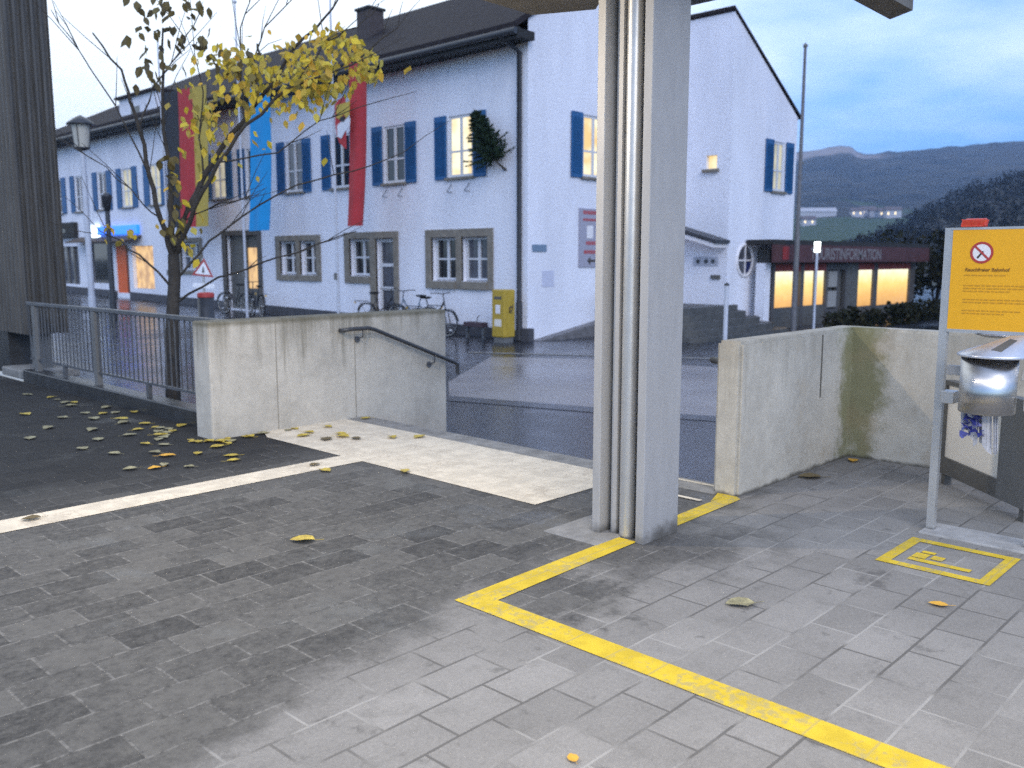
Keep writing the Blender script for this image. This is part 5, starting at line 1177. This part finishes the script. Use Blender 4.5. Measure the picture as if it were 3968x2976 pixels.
# autumn tree behind the railing
BRANCHES = [
 ([(4.71,9.84,0.55),(4.73,9.83,0.92),(4.76,9.79,1.39),(4.76,9.79,1.65)],0.095,0.07),
 ([(4.76,9.79,1.60),(4.58,9.69,2.05),(4.47,9.66,2.49),(4.37,9.62,2.96),(4.27,9.58,3.23),(4.18,9.53,3.53),(3.95,9.63,3.87)],0.045,0.008),
 ([(4.76,9.79,1.57),(4.89,9.80,2.01),(5.12,9.70,2.53),(5.35,9.46,2.99),(5.58,9.22,3.37),(5.67,8.98,3.58),(5.76,8.74,3.90),(5.92,8.43,4.16),(6.02,8.18,4.42)],0.06,0.008),
 ([(4.80,9.75,1.68),(4.84,9.41,2.15),(4.99,9.12,2.63),(5.20,8.89,3.02),(5.46,8.47,3.38),(5.88,7.89,3.60),(6.21,7.54,3.97)],0.04,0.007),
 ([(4.75,9.80,1.60),(4.77,9.79,2.06),(4.77,9.78,2.41),(4.80,9.89,2.78),(4.79,9.91,3.43),(4.77,9.78,4.09)],0.06,0.01),
 ([(4.79,9.76,1.39),(5.09,9.59,1.80),(5.40,9.41,2.07),(5.84,8.94,2.43),(6.34,8.57,2.59),(6.81,8.22,2.81)],0.02,0.006),
 ([(4.76,9.79,1.10),(5.00,9.25,1.40),(5.26,8.83,1.55),(5.63,8.30,1.75),(5.88,7.89,1.89)],0.02,0.005),
 ([(4.75,9.80,1.24),(4.52,9.90,1.55),(4.28,10.01,1.80),(4.08,10.07,1.90)],0.02,0.006),
 ([(5.58,9.22,3.37),(5.48,9.18,3.67),(5.53,8.98,4.09),(5.72,8.64,4.40)],0.015,0.005),
 ([(5.20,8.89,3.02),(5.18,8.92,3.45),(5.14,8.81,3.99),(5.24,8.71,4.36)],0.014,0.005),
 ([(5.53,8.40,3.41),(5.74,8.18,3.85),(5.92,7.85,3.97),(6.08,7.68,4.20)],0.014,0.005),
 ([(4.37,9.62,2.96),(4.53,9.60,3.40),(4.75,9.37,3.78),(4.90,9.21,4.16)],0.014,0.005),
 ([(4.47,9.66,2.49),(4.21,9.79,3.20),(3.93,9.94,3.74),(3.71,10.03,4.12)],0.014,0.004),
 ([(5.12,9.70,2.53),(5.05,9.63,2.93),(5.10,9.58,3.43),(5.00,9.54,3.80)],0.016,0.005),
 ([(4.58,9.69,2.05),(4.43,9.85,2.25),(4.16,9.99,2.58),(3.99,10.16,2.73)],0.012,0.004),
 ([(4.89,9.80,2.01),(5.12,9.41,2.21),(5.39,8.98,2.31)],0.012,0.004),
 ([(4.99,9.12,2.63),(5.38,8.56,2.72),(5.69,8.23,3.05),(5.94,7.83,3.18)],0.014,0.004),
]
BLOBS = [
 ((5.51,8.72,3.54),0.59,0.26,0.50,330),
 ((5.92,8.28,3.80),0.34,0.23,0.40,150),
 ((6.16,8.03,3.66),0.20,0.18,0.35,85),
 ((5.87,8.34,3.54),0.41,0.14,0.35,130),
 ((5.17,9.07,3.61),0.34,0.26,0.50,90),
 ((4.95,9.30,3.18),0.27,0.26,0.40,58),
 ((5.36,8.87,3.23),0.26,0.13,0.40,26),
 ((5.24,9.00,3.76),0.26,0.21,0.40,40),
 ((5.73,8.49,3.30),0.36,0.11,0.30,26),
 ((5.01,9.24,2.89),0.23,0.18,0.40,26),
 ((4.27,10.01,1.88),0.14,0.10,0.30,14),
 ((4.68,9.59,2.20),0.11,0.41,0.30,10),
 ((4.90,9.36,2.69),0.21,0.31,0.40,14),
 ((4.78,9.49,2.15),0.31,0.46,0.40,9),
 ((5.28,8.95,2.79),0.46,0.31,0.50,7),
 ((5.69,8.53,3.90),0.31,0.10,0.40,20),
 ((6.01,8.19,3.92),0.21,0.13,0.30,40),
]
OLIVE = [
 ((4.60,9.67,3.97),0.28,0.44,0.50,26),
 ((4.93,9.33,4.09),0.23,0.31,0.50,22),
 ((4.69,9.57,4.18),0.36,0.18,0.40,20),
 ((4.56,9.72,3.71),0.21,0.26,0.40,10),
 ((5.21,9.03,3.76),0.21,0.21,0.40,20),
 ((4.68,9.58,2.30),0.08,0.46,0.20,26),
]
SINGLES = [(6.36,7.53,3.61),(5.57,8.36,3.04),(5.67,8.26,3.13),(5.73,8.20,2.67),(5.31,8.64,2.85),(5.19,8.76,2.86),(4.80,9.17,2.62),(4.64,9.34,2.41),(4.72,9.25,1.94),(4.98,8.98,3.15),(4.62,9.36,2.03),(4.65,9.33,1.79),(4.74,9.24,1.76),(5.73,8.20,3.21),(5.52,8.41,3.12),(5.64,8.29,3.46),(6.14,7.77,3.55),(6.11,7.79,3.71),(4.76,9.21,1.60),(4.69,9.28,1.72)]
at = thing('autumn_tree', 'young autumn tree with yellow leaves behind the railing', 'tree', (4.70, 9.84, -0.4))
rnd = random.Random(4)
tr = MB().tube([(4.70, 9.85, -0.5), (4.70, 9.85, 0.0)] + BRANCHES[0][0], 0.090, 0.060, 12); tr.build('trunk', M['bark'], at)
ends = []
for pts, r0, r1 in BRANCHES[1:]:
    P_ = [Vector(p) for p in pts]; sm = []
    for a, b in zip(P_[:-1], P_[1:]):
        for k in range(3): sm.append(a.lerp(b, k / 3) + Vector([rnd.uniform(-.02, .02) for _ in range(3)]) * (1 if k else 0))
    sm.append(P_[-1]); r0 *= 0.72; bm_ = MB().tube(sm, r0, r1, 7)
    for q in range(5):
        i = rnd.randint(len(sm) // 3, len(sm) - 1); d = (sm[min(i + 1, len(sm) - 1)] - sm[i - 1]).normalized()
        e = (d + Vector([rnd.uniform(-.8, .8), rnd.uniform(-.8, .8), rnd.uniform(-.2, .9)])).normalized() * rnd.uniform(.25, .75)
        m_ = sm[i] + e * .5 + Vector((0, 0, rnd.uniform(-.03, .05))); bm_.tube([sm[i], m_, sm[i] + e], 0.0055, 0.0025, 5)
    bm_.build('branch', M['bark'], at)
lf = MB()
vdir = Vector((0.724, 0.69, 0))
def hang_leaf(p, s, hang):
    n = Vector([rnd.gauss(0, 1) for _ in range(3)]); n = (n.normalized() * 0.7 - vdir * 0.8).normalized()
    up = (Vector((rnd.uniform(-.6, .6), rnd.uniform(-.6, .6), -1 if hang else rnd.uniform(-1, .4)))).normalized()
    u = (up - n * up.dot(n)).normalized(); w = n.cross(u)
    b = n * s * rnd.uniform(-.32, .32)
    pts = [p, p + u * s * .3 + w * s * .30, p + u * s * .62 + w * s * .27 + b, p + u * s * 1.05 + b, p + u * s * .62 - w * s * .27 + b, p + u * s * .3 - w * s * .30]
    lf.add(pts, [[0, 1, 2, 3], [0, 3, 4, 5]])
SV = Vector((0.69, -0.724, 0))
for c, rx, rz_, dd, n in BLOBS:
    for i in range(int(n * (0.62 if n > 60 else 0.8))):
        while True:
            a, b = rnd.uniform(-1, 1), rnd.uniform(-1, 1)
            if a * a + b * b < 1: break
        p = Vector(c) + SV * (a * rx) + Vector((0, 0, b * rz_)) + vdir * rnd.uniform(-dd, dd)
        hang_leaf(p, rnd.uniform(.06, .125), n < 60 or rnd.random() < .5)
for p in SINGLES: hang_leaf(Vector(p), .115, True)
lf.build('crown', M['leaf'], at); lf = MB()
for c, rx, rz_, dd, n in OLIVE:
    for i in range(n):
        a, b = rnd.uniform(-1, 1), rnd.uniform(-1, 1)
        hang_leaf(Vector(c) + SV * (a * rx) + Vector((0, 0, b * rz_)) + vdir * rnd.uniform(-dd, dd), rnd.uniform(.09, .135), True)
lf.build('hanging_leaves', M['leaf_olive'], at)

# ------------------------------------------------------------------ hills, meadow, village
def interp(tab, x):
    if x <= tab[0][0]: return tab[0][1]
    for (a, b), (c, d) in zip(tab[:-1], tab[1:]):
        if x <= c: return b + (d - b) * (x - a) / (c - a)
    return tab[-1][1]
crest = [(1150, 1000, 170), (1300, 850, 160), (1380, 730, 163), (1408, 697, 172.9), (1440, 663, 181), (1457, 645, 184.5), (1467, 635, 184), (1473, 628, 174.4), (1483, 617, 170.5), (1551, 547, 178.8), (1602, 493, 186.1), (1660, 432, 192.7), (1730, 320, 198), (1820, 150, 190), (1850, -100, 170), (1800, -400, 140)]
CT = sorted((math.atan2(y, x), z / math.hypot(x, y)) for x, y, z in crest)
from mathutils import noise as mno
PROF = [(0.07, -0.010), (0.13, 0.0), (0.20, 0.010), (0.30, 0.038), (0.40, 0.105), (0.47, 0.185), (0.52, 0.235), (0.66, 0.42), (0.85, 0.76), (1.0, 1.0), (1.15, 0.97), (1.4, 0.7), (1.7, 0.2)]
def far_z(az, r):
    k = interp(CT, az); f = r / 1560.0; pr = interp(PROF, f)
    b = mno.noise(Vector((r * 0.006 * math.cos(az), r * 0.006 * math.sin(az), 3.0))) * 10 * min(1, max(0, (f - 0.5) * 4)) * max(0.0, min(1, (1.0 - f) * 6))
    b += mno.noise(Vector((r * 0.05 * math.cos(az), r * 0.05 * math.sin(az), 1.0))) * 3.0 * min(1, max(0, (f - .55) * 4))
    return k * 1560 * pr + b
hm = MB(); az0, az1, na = CT[0][0], CT[-1][0], 330
rs = [110, 160, 220, 300, 400, 500, 580, 640, 700, 740, 800, 870, 950, 1030, 1110, 1190, 1270, 1350, 1420, 1490, 1540, 1560, 1600, 1700, 1850, 2100, 2500]
vs = []
for r in rs:
    for i in range(na + 1):
        az = az0 + (az1 - az0) * i / na; vs.append((r * math.cos(az), r * math.sin(az), (far_z(az, r) if r < 2400 else -2)))
hm.add(vs, [[j * (na + 1) + i, j * (na + 1) + i + 1, (j + 1) * (na + 1) + i + 1, (j + 1) * (na + 1) + i] for j in range(len(rs) - 1) for i in range(na)], True)
def hill_mat():
    m = bpy.data.materials.new('wooded_hillside'); m.use_nodes = True; t = m.node_tree; p = t.nodes['Principled BSDF']
    g = nd(t, 'ShaderNodeNewGeometry'); pos = g.outputs['Position']; sx = nd(t, 'ShaderNodeSeparateXYZ'); t.links.new(pos, sx.inputs[0])
    n1 = noise(t, pos, 0.012, 5); n2 = noise(t, pos, 0.035, 8, 0.8)
    wood = mixc(t, sstep(t, mth(t, 'ADD', mth(t, 'MULTIPLY', n2, 0.6), mth(t, 'MULTIPLY', n1, 0.4)), 0.38, 0.62), (0.010, 0.012, 0.012), (0.075, 0.066, 0.052))
    grass = mixc(t, sstep(t, n2, 0.3, 0.7), (0.045, 0.075, 0.030), (0.075, 0.095, 0.045))
    f = sstep(t, mth(t, 'ADD', sx.outputs['Z'], mth(t, 'MULTIPLY', mth(t, 'SUBTRACT', n1, 0.5), 70)), 36, 46)
    c = mixc(t, f, grass, wood)
    vd = nd(t, 'ShaderNodeVectorMath', operation='DISTANCE'); t.links.new(pos, vd.inputs[0]); vd.inputs[1].default_value = (1355, 622, 150)
    rk_ = sstep(t, mth(t, 'ADD', vd.outputs['Value'], mth(t, 'MULTIPLY', mth(t, 'SUBTRACT', n2, 0.5), 130)), 110, 40)
    c = mixc(t, mth(t, 'MULTIPLY', rk_, 0.9), c, (0.36, 0.30, 0.28))
    t.links.new(c, p.inputs['Base Color']); p.inputs['Roughness'].default_value = 0.95; p.inputs['Specular IOR Level'].default_value = 0.05
    return m
struct('hills', hm, hill_mat())
near = [(300, 182, -2), (322, 168, 0), (335, 155, 5), (344, 146, 9.5), (353.2, 136.6, 15.6), (362.7, 126.6, 22.6), (372.2, 116.7, 29.5), (380.5, 108, 33), (387.9, 100.2, 35.6), (400, 60, 42), (402, 0, 44), (390, -80, 40)]
NT = sorted((math.atan2(y, x), z) for x, y, z in near)
def near_z(az, r):
    k = interp(NT, az); return (k - 5.0) * interp([(0.25, -0.05), (0.45, 0.04), (0.7, 0.42), (1.0, 1.0), (1.25, 1.0), (1.6, 0.3)], r / 385.0) - 0.3
nh = MB(); vs = []; na2 = 60; a0, a1 = NT[0][0], NT[-1][0]; rs2 = [95, 140, 180, 220, 260, 300, 340, 385, 430, 480, 620]
for r in rs2:
    for i in range(na2 + 1):
        az = a0 + (a1 - a0) * i / na2; vs.append((r * math.cos(az), r * math.sin(az), near_z(az, r)))
nh.add(vs, [[j * (na2 + 1) + i, j * (na2 + 1) + i + 1, (j + 1) * (na2 + 1) + i + 1, (j + 1) * (na2 + 1) + i] for j in range(len(rs2) - 1) for i in range(na2)], True)
struct('near_hill', nh, mat('dark_forest_floor', (0.022, 0.021, 0.018), 0.95, 0.3, 0.2))
wd = MB(); rnd = random.Random(77)
for i in range(2100):
    az = rnd.uniform(a0, a1); r = 150 + 255 * rnd.random() ** 0.7
    if interp(NT, az) < 2.5: continue
    z = near_z(az, r); x, y = r * math.cos(az), r * math.sin(az); h = rnd.uniform(3.0, 6.0); con = rnd.random() < .3
    for k in range(20):
        f = rnd.random(); rad = (1 - f) * 1.5 + .2 if con else 1.9 * math.sin(math.pi * (0.15 + .8 * f)) + .3
        t = rnd.uniform(0, 6.283); q = Vector((x + rad * math.cos(t) * rnd.random() ** .5, y + rad * math.sin(t) * rnd.random() ** .5, z + h * (0.12 + .88 * f)))
        a = Vector((rnd.uniform(-1, 1), rnd.uniform(-1, 1), rnd.uniform(-.7, 1))).normalized() * rnd.uniform(.25, .8); b = a.cross(Vector((rnd.uniform(-1, 1), rnd.uniform(-1, 1), rnd.uniform(-1, 1)))).normalized() * rnd.uniform(.2, .45)
        wd.add([q - a, q + b, q + a, q - b], [[0, 1, 2, 3]])
wd.build('hill_wood', M['woods'], kind='stuff')
# lone tree on the meadow
lt = thing('meadow_tree', 'small dark tree alone on the meadow above the low shop roof', 'tree', (0, 0, 0))
mz = 300; d0 = (247.0, 167.0); azm = math.atan2(d0[1], d0[0]); zz = far_z(azm, math.hypot(*d0))
MB().tube([(d0[0], d0[1], zz - 1), (d0[0], d0[1], zz + 4)], 0.3, 0.15, 6).build('trunk', M['bark'], lt)
cb = MB(); leafball(cb, (d0[0], d0[1], zz + 4.2), (1.8, 1.8, 3.0), 260, 0.55, rnd); cb.build('crown', M['hedge'], lt)
# village on the far slope
wallm = mat('village_wall', (0.50, 0.48, 0.50), 0.9); roofm = mat('village_roof', (0.14, 0.10, 0.095), 0.9); vl = emis('village_lit_window', (1.0, 0.80, 0.45), 1.6)
def vhouse(x, y, w, dpt, h, label, rz, lit=True):
    az = math.atan2(y, x); z = far_z(az, math.hypot(x, y)) - 0.6
    o = thing('village_house', label, 'house', (0, 0, 0), 'houses of the hillside village')
    MB().box((-w / 2, -dpt / 2, -2), (w / 2, dpt / 2, h)).build('wall', wallm, o)
    MB().prism([(-w / 2 - .6, -dpt / 2 - .7, h + 0.01), (-w / 2 - .6, dpt / 2 + .7, h + 0.01), (-w / 2 - .6, 0, h + dpt * .32)], (w + 1.2, 0, 0)).build('roof', wallm if w > 20 else roofm, o)
    wm = MB(); k = int(w // 2.6)
    for i in range(k):
        if lit and i % 2 == 0: wm.box((-w / 2 + 1.0 + i * 2.5, -dpt / 2 - .03, h * .45), (-w / 2 + 2.0 + i * 2.5, -dpt / 2 - .01, h * .78))
    if wm.v: wm.build('lit_window', vl, o)
    o.location = (x, y, z); o.rotation_euler.z = rz
VH = [(1760, 700, 27, 10, 4.5, 'long pale barn above the flagpole side of the meadow', False), (1742, 640, 9, 8, 4.5, 'small house with lit windows lowest on the slope', True), (1845, 720, 9, 8, 5, 'left house of the hillside row', True),
      (1868, 730, 11, 9, 5.5, 'second house of the hillside row from the left', True), (1885, 720, 9, 8, 5, 'middle house of the hillside row', False), (1903, 715, 8, 8, 5, 'fourth house of the hillside row from the left', True), (1922, 705, 11, 9, 6, 'brightest lit house at the right end of the hillside row', True)]
for px, dist, w, dd, h, lab, lit in VH:
    aa = math.radians(43.6) - math.atan((px - 1106) / 1940 * math.cos(math.radians(7.9)))
    vhouse(dist * 1.06 * math.cos(aa), dist * 1.06 * math.sin(aa), w, dd, h, lab, aa - math.pi / 2 + 0.25, lit)

# ------------------------------------------------------------------ haze
hz = MB().box((-300, -1500, -2.2), (2700, 2600, 260))
hmat = bpy.data.materials.new('haze_air'); hmat.use_nodes = True; t = hmat.node_tree; t.nodes.remove(t.nodes['Principled BSDF'])
pv = t.nodes.new('ShaderNodeVolumePrincipled'); pv.inputs['Color'].default_value = (0.42, 0.63, 1.0, 1); pv.inputs['Density'].default_value = 0.00040; pv.inputs['Anisotropy'].default_value = 0.2
t.links.new(pv.outputs[0], t.nodes['Material Output'].inputs['Volume'])
hz.build('haze', hmat, kind='stuff')
